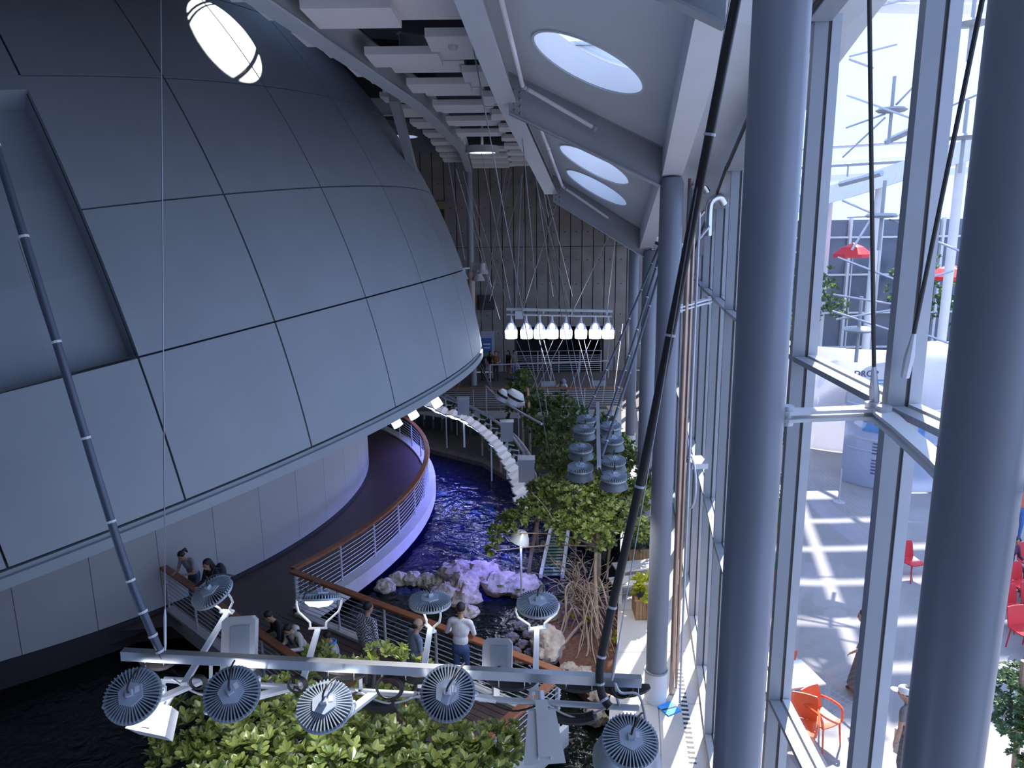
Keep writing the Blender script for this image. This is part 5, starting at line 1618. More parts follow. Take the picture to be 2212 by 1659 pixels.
def person(label, loc, rz, h=1.7, lean=0.0, hands=None, head=(0, 0), skin=(.42, .25, .17), shirt=(.3, .3, .3), pants=(.05, .06, .1), shoes=(.03, .03, .03), hair=(.012, .01, .01), hairstyle='short', sleeve=.5, sit=False, extra=None, vox=.0125, shirtmat=None, group='visitors', build=1.0, skirt=False, step_=0.0):
    s = h / 1.72
    t = thing('person', loc, label, 'person', group)
    t.rotation_euler = (0, 0, rz)
    ORG[t.name] = V((0, 0, 0))
    C = []                      # (a, b, r0, r1, tag)
    balls = []                  # (c, r3, rotx, tag)
    hipz = .92 if not sit else .50
    hip = V((0, -.0 - .10 * math.sin(lean), hipz))
    R = Matrix.Rotation(-lean, 3, 'X')
    def up(p): return hip + R @ (V(p) - V((0, 0, .92)))
    bw = build
    for sx in (-1, 1):
        hj = hip + V((.085 * sx * bw, 0, -.03))
        if sit:
            kn = hj + V((.05 * sx, .42, .0)); an = V((kn.x, kn.y + .02, .09))
        else:
            kn = hip + V((.095 * sx, .05 + step_ * .12 * sx - hip.y * .5, -.44)); an = V((.10 * sx, -.03 + step_ * .22 * sx, .09))
        C.append((hj, kn, .088 * bw, .058, 'pants')); C.append((kn, an, .056, .042, 'pants'))
        C.append((V((an.x, an.y - .04, .04)), V((an.x * 1.1, an.y + .15, .035)), .042, .036, 'shoes'))
        C.append((V((an.x, an.y, .10)), V((an.x, an.y, .05)), .04, .042, 'shoes'))
    balls.append((hip + V((0, -.01, .0)), (.165 * bw, .115 * bw, .13), lean * .5, 'pants'))
    balls.append((up((0, 0, 1.06)), (.15 * bw, .105 * bw, .16), lean, 'shirt'))
    balls.append((up((0, -.005, 1.27)), (.172 * bw, .112 * bw, .20), lean, 'shirt'))
    C.append((up((-.15, -.01, 1.415)), up((.15, -.01, 1.415)), .062, .062, 'shirt'))
    if skirt: C.append((hip + V((0, 0, -.02)), hip + V((0, .02, -.62)), .17, .30, 'pants'))
    nk = up((0, .0, 1.45))
    hR = Matrix.Rotation(head[1], 3, 'Z') @ Matrix.Rotation(-(lean * .75 + head[0]), 3, 'X')
    hc = up((0, .005, 1.50)) + hR @ V((0, .02, .125))
    C.append((nk, hc - hR @ V((0, .0, .05)), .056, .052, 'skin'))
    def hd(p): return hc + hR @ V(p)
    balls.append((hc + hR @ V((0, -.008, .02)), (.076, .095, .105), None, 'skin'))
    C.append((hd((0, .03, -.05)), hd((0, .045, -.075)), .055, .04, 'skin'))
    C.append((hd((0, .085, .015)), hd((0, .103, -.02)), .010, .015, 'skin'))
    for sx in (-1, 1):
        C.append((hd((.077 * sx, -.005, .01)), hd((.079 * sx, -.008, -.02)), .016, .011, 'skin'))
    C.append((hd((-.022, .082, -.052)), hd((.022, .082, -.052)), .010, .010, 'skin'))
    hands = hands or [(-.24, .05, .80), (.24, .05, .80)]
    tips = []
    for sx, hp in zip((-1, 1), hands):
        sh = up((.185 * sx, -.01, 1.405))
        el, ha = ik(sh, V(hp), .29, .26, (.5 * sx, -.8, -.5))
        u1 = sh.lerp(el, sleeve if sleeve <= 1 else 1)
        C.append((sh, u1, .054 * bw, .048, 'shirt'))
        if sleeve < 1: C.append((u1, el, .040, .038, 'skin'))
        f = (ha - el).normalized()
        if sleeve > 1: C.append((el, el.lerp(ha, .93), .045, .036, 'shirt'))
        C.append((el, ha, .038, .026, 'skin'))
        sd = f.cross(UP)
        if sd.length < .2: sd = V((sx, 0, 0))
        sd.normalize(); nn = sd.cross(f).normalized()
        pc = ha + f * .045
        for q in range(4):
            o = (q - 1.5) * .021
            k0 = pc + sd * o * .8 + f * .02
            ln = (.062, .074, .068, .052)[q]
            k1 = k0 + f * ln * .5 - nn * .004; k2 = k1 + (f * .75 - nn * .66) * ln * .6
            C.append((ha + sd * o * .5, k0, .017, .0125, 'skin'))
            C.append((k0, k1, .0098, .0092, 'skin')); C.append((k1, k2, .009, .0075, 'skin'))
        th0 = ha + f * .02 - sd * sx * .026
        C.append((th0, th0 + (f * .6 - sd * sx * .75).normalized() * .045, .014, .011, 'skin'))
        th1 = th0 + (f * .6 - sd * sx * .75).normalized() * .045
        C.append((th1, th1 + f * .032, .011, .008, 'skin'))
        tips.append(ha)
    mb = MB()
    for a, b, r0, r1, tg in C: capsule(mb, a * s, b * s, r0 * s, r1 * s)
    for c, r, rx, tg in balls:
        M = (Matrix.Rotation(-rx, 3, 'X') if rx is not None else hR)
        mb.ball(c * s, tuple(k * s for k in r), 16, 12, M.to_4x4())
    tmp = bpy.data.objects.new('tmp', mesh_of(mb, 'tmp'))
    COL.objects.link(tmp)
    m1 = tmp.modifiers.new('r', 'REMESH'); m1.mode = 'VOXEL'; m1.voxel_size = vox
    m2 = tmp.modifiers.new('s', 'SMOOTH'); m2.iterations = 2; m2.factor = .5
    dg = bpy.context.evaluated_depsgraph_get(); dg.update()
    me = bpy.data.meshes.new_from_object(tmp.evaluated_get(dg))
    bpy.data.objects.remove(tmp)
    nm = 'p%03d' % len(bpy.data.materials)
    tags = ['skin', 'shirt', 'pants', 'shoes']
    me.materials.clear()
    for tg, c in zip(tags, (skin, shirt, pants, shoes)):
        me.materials.append(shirtmat if (tg == 'shirt' and shirtmat) else mat(tg + '_%.2f_%.2f_%.2f' % tuple(c), c, .8 if tg != 'skin' else .5, 0, .1, 10))
    segs = [(a * s, (b - a) * s, r0 * s, r1 * s, tags.index(tg)) for a, b, r0, r1, tg in C]
    for c, r, rx, tg in balls: segs.append((c * s, V((0, 0, 1e-4)), min(r) * s * 1.25, min(r) * s * 1.25, tags.index(tg)))
    import numpy as np
    nP = len(me.polygons)
    ctr = np.empty(nP * 3); me.polygons.foreach_get('center', ctr); ctr = ctr.reshape(-1, 3)
    best = np.full(nP, 1e9); idx = np.zeros(nP, dtype=np.int32)
    for a, d, r0, r1, ti in segs:
        a_ = np.array(a); d_ = np.array(d); dd = float(d_ @ d_)
        k = np.clip(((ctr - a_) @ d_) / max(dd, 1e-12), 0, 1)
        q = np.linalg.norm(ctr - a_ - k[:, None] * d_, axis=1) - (r0 + (r1 - r0) * k)
        if ti in (1, 2): q = q - .004
        w_ = q < best
        best[w_] = q[w_]; idx[w_] = ti
    me.polygons.foreach_set('material_index', idx)
    me.polygons.foreach_set('use_smooth', np.ones(nP, dtype=bool))
    bo = bpy.data.objects.new('body', me); COL.objects.link(bo); bo.parent = t
    # hair
    HM = mat('hair_%.2f_%.2f' % (hair[0], hair[1]), hair, .6, 0, .2, 20)
    hm = MB()
    M4 = hR.to_4x4()
    if hairstyle != 'bald':
        k0 = len(hm.v)
        hm.ball(hd((0, -.024, .042)) * s, (.083 * s, .094 * s, .097 * s), 16, 12, M4)
    else:
        hm.ball(hd((0, -.040, .0)) * s, (.081 * s, .068 * s, .060 * s), 16, 10, M4)
    if hairstyle in ('long', 'pony'):
        if hairstyle == 'long':
            capsule(hm, hd((0, -.06, .03)) * s, hd((0, -.085, -.22)) * s, .085 * s, .075 * s)
            for sx in (-1, 1): capsule(hm, hd((.062 * sx, -.02, .03)) * s, hd((.075 * sx, -.01, -.2)) * s, .035 * s, .025 * s)
        else:
            capsule(hm, hd((0, -.10, .06)) * s, hd((0, -.17, .0)) * s, .03 * s, .04 * s)
            capsule(hm, hd((0, -.17, .0)) * s, hd((.03, -.17, -.16)) * s, .038 * s, .016 * s)
    obj('hair', hm, HM, t, True)
    em = MB()
    for sx in (-1, 1): em.ball(hd((.03 * sx, .080, .022)) * s, .011 * s, 8, 6)
    obj('eyes', em, BLACK, t, True)
    def put(part, fn, m):
        q = MB(); fn(q); q.v = [v * s for v in q.v]; obj(part, q, m, t, True)
    if extra: extra(put, up, hd, hip)
    return t
def backpack(col):
    m = mat('pack_%.2f_%.2f' % (col[0], col[1]), col, .7)
    def f(put, up, hd, hip):
        put('backpack', lambda q: q.ball(up((0, -.20, 1.22)), (.15, .10, .22), 14, 10), m)
        put('strap', lambda q: [q.tube([up((.11 * k, -.14, 1.40)), up((.11 * k, -.02, 1.50)), up((.12 * k, .105, 1.38)), up((.13 * k, .10, 1.15))], .018, 6) for k in (-1, 1)], m)
    return f
def glasses(put, up, hd, hip):
    put('glasses', lambda q: [q.tube([hd((.032 * k + .022 * math.cos(a), .104, .02 + .017 * math.sin(a))) for a in [2 * PI * j / 12 for j in range(13)]], .0035, 5) for k in (-1, 1)] + [q.tube([hd((.055 * k, .102, .025)), hd((.085 * k, .0, .02))], .0035, 5) for k in (-1, 1)], BLACK)
def cap_bag(put, up, hd, hip):
    put('cap', lambda q: (q.ball(hd((0, -.012, .055)), (.09, .11, .085), 14, 10), q.ball(hd((0, .13, .05)), (.07, .075, .012), 12, 6)), WHITE)
    put('tote_bag', lambda q: q.hexa([V((.2, -.1, .35)), V((.3, -.1, .35)), V((.3, .3, .35)), V((.2, .3, .35)), V((.21, -.12, .78)), V((.29, -.12, .78)), V((.29, .32, .78)), V((.21, .32, .78))]), mat('tote_cloth', (.62, .62, .58), .8, 0, .3, 6))
    put('bag_handle', lambda q: q.tube(smoothline([V((.25, 0, .77)), V((.25, .03, 1.0)), V((.25, .18, 1.0)), V((.25, .2, .77))], 4), .012, 6), WHITE)
# checked shirt
CHK = mat('checked_shirt', (.5, .5, .5), .85)
nt = CHK.node_tree
tcn = nt.nodes['Texture Coordinate']
ck = nt.nodes.new('ShaderNodeTexChecker'); ck.inputs['Scale'].default_value = 34
ck.inputs[1].default_value = (.62, .65, .72, 1); ck.inputs[2].default_value = (.03, .035, .06, 1)
nt.links.new(tcn.outputs['Object'], ck.inputs['Vector'])
nt.links.new(ck.outputs[0], nt.nodes['Principled BSDF'].inputs['Base Color'])
NB = V((.572, .82, 0))
def rz_of(f): return math.atan2(-f[0], f[1])
def near_rail(x_head, y_head, back=.34):
    p = fl(x_head, y_head, 1.45)
    return p
fwd = -NB
def lean_hands(d=.42, w_=.14, z=1.10): return [(-w_, d, z), (w_, d, z)]
def railpos(k, back): 
    a = V((NW.x, NW.y, 0)); b = V((N1.x, N1.y, 0))
    d = (b - a).normalized(); n = V((-d.y, d.x, 0))
    if n.dot(NB) < 0: n = -n
    p = a.lerp(b, k) + n * back
    return p, n
p, n = railpos(.10, .42)
person('girl in a grey tee with a black ponytail leaning on the rail', p, rz_of(-n) + .35, 1.62, .38, [(-.10, .42, 1.12), (.12, .44, 1.14)], (.45, .1), shirt=(.30, .31, .38), pants=(.06, .08, .14), hairstyle='pony', sleeve=.45)
p, n = railpos(.30, .44)
person('visitor with a dark pack half hidden behind the raised left lamp', p, rz_of(-n) + .2, 1.68, .25, lean_hands(.40), (.3, .2), shirt=(.02, .02, .03), pants=(.03, .03, .04), hairstyle='long', sleeve=1.5, extra=backpack((.03, .03, .05)))
p, n = railpos(.80, .40)
person('boy in black leaning on the shaded bridge rail', p, rz_of(-n) - .2, 1.52, .42, lean_hands(.40, .12, 1.12), (.3, -.3), shirt=(.015, .015, .02), pants=(.03, .03, .04), sleeve=1.5)
p, n = railpos(.90, .44)
person('boy in a white and black hooded jacket bent over the bridge rail', p, rz_of(-n) + .15, 1.55, .50, lean_hands(.42, .13, 1.12), (.35, .35), shirt=(.62, .60, .56), pants=(.05, .05, .07), sleeve=1.5, extra=lambda put, up, hd, hip: (put('hood', lambda q: q.ball(up((0, -.10, 1.45)), (.11, .07, .07), 12, 8), mat('hood_white', (.7, .68, .64), .85)), put('shoulder_strap', lambda q: [q.tube([up((.10 * k, -.12, 1.2)), up((.11 * k, -.08, 1.46)), up((.12 * k, .1, 1.36)), up((.12 * k, .115, 1.1))], .022, 6) for k in (-1, 1)], BLACK)))
p = V((-3.45, 11.98, 0)) + NB * .3
person('child in a grey hoodie with a blue collar beside the rig arm', p, rz_of(V((-.9, -.2, 0))), 1.42, .2, [(-.12, .30, .98), (.12, .32, .98)], (.3, .2), shirt=(.42, .42, .44), pants=(.05, .06, .1), sleeve=1.5, extra=lambda put, up, hd, hip: put('collar', lambda q: q.tube([up((.09 * math.cos(a), .08 * math.sin(a) - .02, 1.47)) for a in [2 * PI * j / 14 for j in range(15)]], .025, 6), mat('collar_blue', (.05, .3, .8), .8)))
p = fl(790, 1318, 1.62); p.z = 0
person('man in a black and white checked shirt standing on the bridge', p, rz_of(V((.55, .85, 0))), 1.74, .05, None, (.1, -.25), shirtmat=CHK, pants=(.16, .15, .14), sleeve=1.5)
p = fl(893, 1352, 1.60); p.z = 0
person('balding man with glasses in a blue-grey tee on the bridge', p, rz_of(V((.75, .5, 0))), 1.70, .08, [(-.22, .12, .84), (.22, .1, .82)], (.15, -.3), shirt=(.20, .25, .34), pants=(.12, .12, .13), hairstyle='bald', hair=(.03, .025, .02), sleeve=.6, extra=glasses, build=1.12, skin=(.50, .31, .22))
p = fl(993, 1325, 1.62); p.z = 0
person('man in a white shirt and jeans resting his hands on the sunlit handrail', p, rz_of(V((.25, .95, 0))), 1.76, .10, [(-.22, .34, 1.11), (.12, .38, 1.11)], (.15, .2), shirt=(.74, .73, .76), pants=(.05, .09, .22), hair=(.02, .018, .018), sleeve=1.5)
# far platform
farp = [(1047, -1.62, 41.2, 1.62, (.02, .02, .025), (.04, .04, .05), 'short', 'visitor in a black vest next to the blue poster', 2.6, .0), (1062, -1.2, 41.3, 1.65, (.015, .015, .02), (.60, .60, .62), 'long', 'long-haired visitor in white trousers on the far platform', 3.3, 1.5),
        (1073, -.9, 41.0, 1.70, (.22, .08, .06), (.02, .02, .03), 'short', 'visitor in a dark red top with folded arms on the far platform', 2.9, .4), (1099, -.17, 41.4, 1.66, (.03, .03, .04), (.25, .15, .12), 'long', 'long-haired visitor in black behind the queue rail', 2.2, 1.5), (1111, .13, 41.2, 1.70, (.14, .12, .12), (.10, .14, .26), 'short', 'visitor in a brown top and jeans at the queue rail', 3.8, .5)]
for _, x, y, h, sc_, pc, hs, lb, rz, slv in farp:
    person(lb, (x, y, 0), rz, h, .03, [(-.12, .20, 1.08), (.12, .22, 1.06)] if 'folded' in lb else None, (.05, .2), shirt=sc_, pants=pc, hairstyle=hs, sleeve=slv, vox=.02)
lp = at(1216, 828, 34.4)
person('visitor in white with a blue-grey backpack bending over the far railing', (lp.x + .05, 34.72, 0), PI - .25, 1.66, 1.0, [(-.25, .62, .86), (.2, .55, 1.1)], (.2, 0), shirt=(.62, .62, .66), pants=(.05, .06, .1), sleeve=.5, extra=backpack((.22, .26, .36)), vox=.016)
# courtyard
p = fl(1862, 1500, 0)
person('woman in a patterned skirt and teal scarf walking across the courtyard', p, 1.2, 1.68, .12, [(-.2, .25, .95), (.25, .1, .9)], (.1, 0), shirt=(.03, .30, .36), pants=(.16, .14, .15), hairstyle='short', sleeve=.3, skirt=True, vox=.016, step_=.6)
p = fl(1950, 1700, 0)
person('person in a white cap carrying a pale tote bag below the courtyard window', p, .6, 1.68, .12, [(-.2, .1, .85), (.25, .1, .98)], (.2, .2), shirt=(.16, .15, .15), pants=(.1, .1, .12), sleeve=.4, extra=cap_bag, vox=.016)
p = fl(1686, 1335, 0)
person('visitor in a bright green top outside the glass', p, 2.4, 1.55, .2, None, (.2, 0), shirt=(.12, .55, .12), pants=(.06, .07, .1), hairstyle='short', sleeve=.5, vox=.018)
p = fl(2192, 1165, 0)
person('visitor in an orange top and blue trousers beyond the red chairs', p, 2.8, 1.68, .15, None, (.2, 0), shirt=(.70, .18, .10), pants=(.06, .14, .38), sleeve=.5, vox=.018)
# ================================================================== courtyard
RED = mat('red_plastic', (.62, .025, .035), .35, 0, .05, 3)
ORG_ = mat('orange_plastic', (.75, .12, .03), .35, 0, .05, 3)
def chair(label, m, group, arms=False):
    t = thing('courtyard_chair', (0, 0, 0), label, 'chair', group)
    mb = MB()
    # curved seat
    n = 6
    for i in range(n + 1):
        y = .22 - .44 * i / n; z = .45 + .02 * (i / n - .5) ** 2 * 4
        for x in (-.22, -.12, 0, .12, .22): mb.v.append(V((x, y, z - .02 * (1 - (x / .22) ** 2))))
    k = len(mb.v)
    mb.v += [v - UP * .022 for v in mb.v]
    for i in range(n):
        for j in range(4):
            a = i * 5 + j
            mb.f += [(a, a + 5, a + 6, a + 1), (k + a, k + a + 1, k + a + 6, k + a + 5)]
    bd = [j for j in range(5)] + [i * 5 + 4 for i in range(1, n + 1)] + [n * 5 + j for j in (3, 2, 1, 0)] + [i * 5 for i in range(n - 1, 0, -1)]
    for a, b in zip(bd, bd[1:] + bd[:1]): mb.f.append((b, a, k + a, k + b))
    mb.mi = [0] * len(mb.f)
    obj('seat', mb, m, t, True)
    mb = MB()
    for i in range(6):
        z = .45 + .40 * i / 5; y = -.21 - .09 * i / 5
        w_ = .22 - (.025 if i == 5 else 0)
        for j in range(5):
            x = -w_ + 2 * w_ * j / 4
            mb.v.append(V((x, y - .03 * (1 - (x / .22) ** 2), z)))
    k = len(mb.v)
    mb.v += [v + V((0, -.02, 0)) for v in mb.v]
    for i in range(5):
        for j in range(4):
            a = i * 5 + j
            mb.f += [(a, a + 1, a + 6, a + 5), (k + a, k + a + 5, k + a + 6, k + a + 1)]
    bd = [j for j in range(5)] + [i * 5 + 4 for i in range(1, 6)] + [25 + j for j in (3, 2, 1, 0)] + [i * 5 for i in range(4, 0, -1)]
    for a, b in zip(bd, bd[1:] + bd[:1]): mb.f.append((a, b, k + b, k + a))
    mb.mi = [0] * len(mb.f)
    obj('backrest', mb, m, t, True)
    for sx in (-1, 1):
        for sy in (-1, 1):
            obj('leg', MB().tube([(.19 * sx, .18 * sy, .44), (.21 * sx, .22 * sy, 0)], [.018, .013], 8), m, t, True)
        if arms:
            obj('armrest', MB().tube(smoothline([(.22 * sx, -.24, .66), (.25 * sx, -.05, .68), (.25 * sx, .16, .65), (.22 * sx, .2, .45)], 4), .022, 8), m, t, True)
    return t
c0_ = None
rows = [('front', 13.55, 10.35), ('second', 14.45, 10.75), ('third', 15.4, 11.05), ('back', 16.35, 11.45)]
for rn, y, x0 in rows:
    for i in range(4):
        lb = 'red chair in the ' + rn + ' row of the courtyard, ' + ['first from the left', 'second from the left', 'third from the left', 'at the right end'][i]
        if c0_ is None: o = c0_ = chair(lb, RED, 'red chairs set in rows in the courtyard')
        else: o = copy_tree(c0_, None, None, None, lb)
        o.location = (x0 + .56 * i, y + .12 * i, 0); o.rotation_euler = (0, 0, PI + .18 + rnd.uniform(-.06, .06))
for x, y, lb in ((9.75, 16.75, 'nearer red chair of the pair between the mullion and the right column'), (9.98, 18.0, 'farther red chair of the pair between the mullion and the right column')):
    o = copy_tree(c0_, None, (x, y, 0), (0, 0, PI + .25), lb)
c1_ = None
for x, y, rz, lb in ((4.72, 10.75, 2.7, 'orange armchair just outside the glass, left one'), (5.15, 10.95, 3.6, 'orange armchair just outside the glass, right one'), (4.95, 12.6, .3, 'orange armchair on the far side of the small table')):
    if c1_ is None: o = c1_ = chair(lb, ORG_, 'orange armchairs at the courtyard table', True)
    else: o = copy_tree(c1_, None, None, None, lb)
    o.location = (x, y, 0); o.rotation_euler = (0, 0, rz)
tb = thing('cafe_table', (4.95, 11.75, 0), 'small white square cafe table outside the glass', 'table')
obj('top', MB().box((4.95, 11.75, .74), (.75, .75, .03), .2), WHITE, tb)
obj('pedestal', MB().tube([(4.95, 11.75, .02), (4.95, 11.75, .73)], .03, 10), GALV, tb, True)
obj('foot', MB().lathe([(.25, 0), (.24, .02), (.03, .04)], 20, Matrix.Translation((4.95, 11.75, 0))), GALV, tb, True)
o = copy_tree(c1_, None, (4.6, 14.0, 0), (0, 0, .4), 'orange chair by the green-topped visitor outside')
# seated visitors
for (x, y, sc_, lb, hs) in ((11.6 + .3, 16.45, (.10, .02, .06), 'seated visitor in a dark purple top on the red chairs', 'long'), (11.9, 14.75, (.45, .5, .6), 'seated child in a pale blue top on the red chairs', 'short')):
    person(lb, (x + .05, y + .1, 0), PI + .18, 1.6 if 'purple' in lb else 1.25, .12, [(-.15, .3, .7), (.15, .3, .7)], (.3, 0), shirt=sc_, pants=(.05, .05, .08), hairstyle=hs, sleeve=1.5, sit=True, vox=.018)
# courtyard tree with fine foliage
ct = thing('courtyard_tree', (8.0, 10.3, 0), 'feathery green tree in the courtyard at the lower right corner', 'tree')
bl = [(at(x, y, Y), (r, r, r * .5)) for x, y, Y, r in ((2170, 1470, 10.5, .28), (2150, 1510, 10.3, .25), (2195, 1530, 10.3, .35), (2165, 1560, 10.1, .25), (2210, 1590, 10.0, .35), (2200, 1460, 10.6, .3), (2215, 1500, 10.3, .35), (2240, 1560, 10.2, .4), (2205, 1640, 9.9, .25))]
foliage(ct, bl, 420, .085, LEAF_B, 33, 0, k=(6, 9), up=.6, open_=.9)
obj('trunk', MB().tube(smoothline([(8.0, 10.3, 0), (7.95, 10.3, 1.0), (7.9, 10.3, 1.9)], 4), .05, 8), BARK, ct, True)
branchset(ct, (7.95, 10.3, 1.1), [c for c, r in bl], .02, rr)
# inflatable exhibit pavilion
PW = mat_leaf('pavilion_fabric', (.82, .82, .86), (.84, .84, .88), .5, 1.0)
pv = thing('exhibit_pavilion', (13, 24, 0), 'white exhibit pavilion with curved walls and a rounded sign reading DROP', 'pavilion')
def arcwall(cx, cy, r, a0, a1, z0, z1, th=.08, n=20, slope=0):
    mb = MB()
    for i in range(n + 1):
        a = math.radians(a0 + (a1 - a0) * i / n)
        zt = z1 + slope * i / n
        for rr_, zz in ((r, z0), (r, zt), (r - th, zt), (r - th, z0)):
            mb.v.append(V((cx + rr_ * math.cos(a), cy + rr_ * math.sin(a), zz)))
    for i in range(n):
        for b in range(4): mb.f.append((i * 4 + b, i * 4 + (b + 1) % 4, i * 4 + 4 + (b + 1) % 4, i * 4 + 4 + b))
    mb.f += [(3, 2, 1, 0), (n * 4, n * 4 + 1, n * 4 + 2, n * 4 + 3)]
    mb.mi = [0] * len(mb.f)
    return mb
PBL = mat_leaf('banner_pale_blue', (.62, .67, .80), (.64, .69, .82), .5, 1.0)
obj('curved_banner', arcwall(13.1, 24.6, 2.1, 200, 340, .05, 2.75), PBL, pv)
PBB = mat('banner_blue_print', (.10, .30, .62), .5, 0, .3, 3)
obj('blue_print', arcwall(13.1, 24.6, 2.115, 218, 268, 1.9, 2.6, .01), PBB, pv)
obj('swoosh', arcwall(13.1, 24.6, 2.12, 205, 335, 1.62, 1.68, .01), PW, pv)
obj('swoosh', arcwall(13.1, 24.6, 2.12, 205, 335, 1.25, 1.29, .01), PW, pv)
INK = mat('print_ink', (.08, .10, .18), .6)
for i in range(9):
    z = 1.52 - .11 * i - (.12 if i > 3 else 0)
    obj('print_line', arcwall(13.1, 24.6, 2.118, 228, 228 + (16 if i % 3 else 22) - 3 * (i % 2), z, z + .045, .01, 6), INK, pv)
obj('ring_logo', MB().tube([V((13.1 + 2.13 * math.cos(math.radians(304)) + .12 * math.cos(a) * .85, 24.6 + 2.13 * math.sin(math.radians(304)) + .07 * math.cos(a), 1.28 + .13 * math.sin(a))) for a in [2 * PI * j / 20 for j in range(21)]], .03, 6), PBB, pv, True)
for z, a0 in ((1.36, 290), (1.22, 290), (.42, 296)):
    obj('print_line', arcwall(13.1, 24.6, 2.118, a0, a0 + 8, z, z + .05, .01, 5), INK, pv)
obj('back_wall', arcwall(14.5, 31.0, 4.6, 185, 300, .05, 4.0, .1, 26), PW, pv)
obj('front_wall', MB().box((11.9, 26.0, 2.9), (2.6, .12, 1.7)), PW, pv)
sgc = V((12.95, 25.2, 2.35))
sgm = MB()
prof = [(-1.25, 0), (1.25, 0), (1.25, .35), (1.15, .75), (.95, 1.08), (.65, 1.3), (.3, 1.42), (0, 1.45), (-.3, 1.42), (-.65, 1.3), (-.95, 1.08), (-1.15, .75), (-1.25, .35)]
sgm.v = [sgc + V((x, y, z)) for y in (-.06, .06) for x, z in prof]
k = len(prof)
sgm.f = [tuple(range(k)), tuple(reversed(range(k, 2 * k)))] + [(i, i + k, (i + 1) % k + k, (i + 1) % k) for i in range(k)]
sgm.mi = [0] * len(sgm.f)
obj('rounded_sign', sgm, mat_leaf('sign_fabric', (.62, .64, .67), (.64, .66, .69), .4, 1.0), pv)
obj('sign_stripe', MB().box(sgc + V((0, -.07, .84)), (2.2, .02, .05)).box(sgc + V((0, -.07, .72)), (2.3, .02, .03)), PBB, pv)
fc = bpy.data.curves.new('sign_lettering', 'FONT'); fc.body = 'DROP'; fc.size = .30; fc.extrude = .01; fc.align_x = 'CENTER'; fc.space_character = 1.08; fc.offset = .006
fo_ = bpy.data.objects.new('tmpf', fc); COL.objects.link(fo_)
dg = bpy.context.evaluated_depsgraph_get(); dg.update()
fm = bpy.data.meshes.new_from_object(fo_.evaluated_get(dg)); bpy.data.objects.remove(fo_)
fm.materials.clear(); fm.materials.append(INK)
lt_ = bpy.data.objects.new('sign_lettering', fm); COL.objects.link(lt_); lt_.parent = pv
lt_.location = sgc + V((-.66, -.08, .98)) - ORG[pv.name]; lt_.rotation_euler = (PI / 2, 0, 0)
pd = thing('inflatable_dome', (15.8, 26.5, 0), 'white inflatable dome beside the pavilion sign', 'dome')
obj('dome_skin', MB().lathe([(2.0, 0), (2.05, 1.2), (2.0, 2.2), (1.75, 3.1), (1.3, 3.8), (.7, 4.2), (.001, 4.3)], 32, Matrix.Translation((15.8, 26.6, 0))), PW, pd, True)
obj('window_panel', MB().box((14.75, 24.95, 1.6), (.5, .1, .4), -.5), mat('dark_panel', (.06, .07, .09), .4), pd)
obj('base_ring', MB().lathe([(2.12, 0), (2.12, .15), (2.0, .15)], 32, Matrix.Translation((15.8, 26.6, 0))), PBL, pd)
# second white kiosk at the right edge
kq = thing('white_kiosk', (17.2, 20.5, 0), 'white kiosk cabinet at the far right edge of the courtyard', 'kiosk')
obj('body', MB().box((17.2, 21, 1.3), (1.6, 1.2, 2.6)), PW, kq)
obj('screen', MB().box((16.9, 20.38, 1.4), (.5, .05, .4)), mat('dark_panel', (.06, .07, .09), .4), kq)
obj('roof_lip', MB().box((17.2, 21, 2.65), (1.8, 1.4, .1)), PBL, kq)
# far side of the courtyard
fpv = thing('wall_courtyard_far', (25, 48, 0), kind='structure')
obj('glass_band', MB().box((27, 49, 4.4), (44, .1, 8.6)), mat('far_glass_dark', (.13, .16, .22), .15, 0, .35, .25), fpv)
for i in range(22):
    x = 6 + 2 * i
    obj('mullion', MB().box((x, 48.8, 4.4), (.16, .3, 8.8)), WHITE, fpv)
for z in (.4, 2.7, 5.2, 7.6):
    obj('transom', MB().box((27, 48.8, z), (44, .18, .12)), WHITE, fpv)
rb = thing('canopy_roof', at(1850, 420, 42), 'bright white roof rim across the far side of the courtyard', 'roof')
P = [at(1640, 488, 47.5), at(1720, 458, 46), at(1830, 428, 43), at(2000, 374, 38), at(2120, 338, 34), at(2300, 280, 29)]
mb = MB()
for p in P: mb.v += [p, p + UP * 1.0, p + V((2, 3.5, 1.2)), p + V((2, 3.5, .2))]
for i in range(len(P) - 1):
    for b in range(4): mb.f.append((i * 4 + b, i * 4 + (b + 1) % 4, i * 4 + 4 + (b + 1) % 4, i * 4 + 4 + b))
mb.f += [(3, 2, 1, 0), (20, 21, 22, 23)]; mb.mi = [0] * len(mb.f)
obj('fascia', mb, mat('rim_white', (.85, .86, .9), .5), rb)
for i, (x, y, Y) in enumerate(((1900, 400, 40), (1785, 440, 44), (1990, 375, 37), (2085, 348, 35))):
    p = at(x, y, Y)
    obj('rim_column', MB().tube([V((p.x + 1, p.y + 2, 0)), V((p.x + 1, p.y + 2, p.z + .3))], .22, 12), WHITE, rb, True)
# upper roof decks behind the rim
for i, (z, dy, lb) in enumerate(((11.2, 8, 'first stepped white roof edge behind the courtyard rim'), (12.8, 13, 'second stepped white roof edge behind the courtyard rim'))):
    t = thing('roof_terrace', (24, 50 + dy, z), lb, 'roof')
    obj('deck', MB().bar((9, 52 + dy, z), (60, 36 + dy, z + 1.6), 3, .35), mat('rim_white', (.85, .86, .9), .5), t)
    obj('tube_rail', MB().tube([(9, 50 + dy, z + .8), (60, 34 + dy, z + 2.4)], .12, 8), STEEL, t, True)
    for q in range(8):
        k = q / 7
        obj('rail_post', MB().tube([(9 + 51 * k, 50 + dy - 16 * k, z + 1.6 * k), (9 + 51 * k, 50 + dy - 16 * k, z + .8 + 1.6 * k)], .06, 6), STEEL, t)
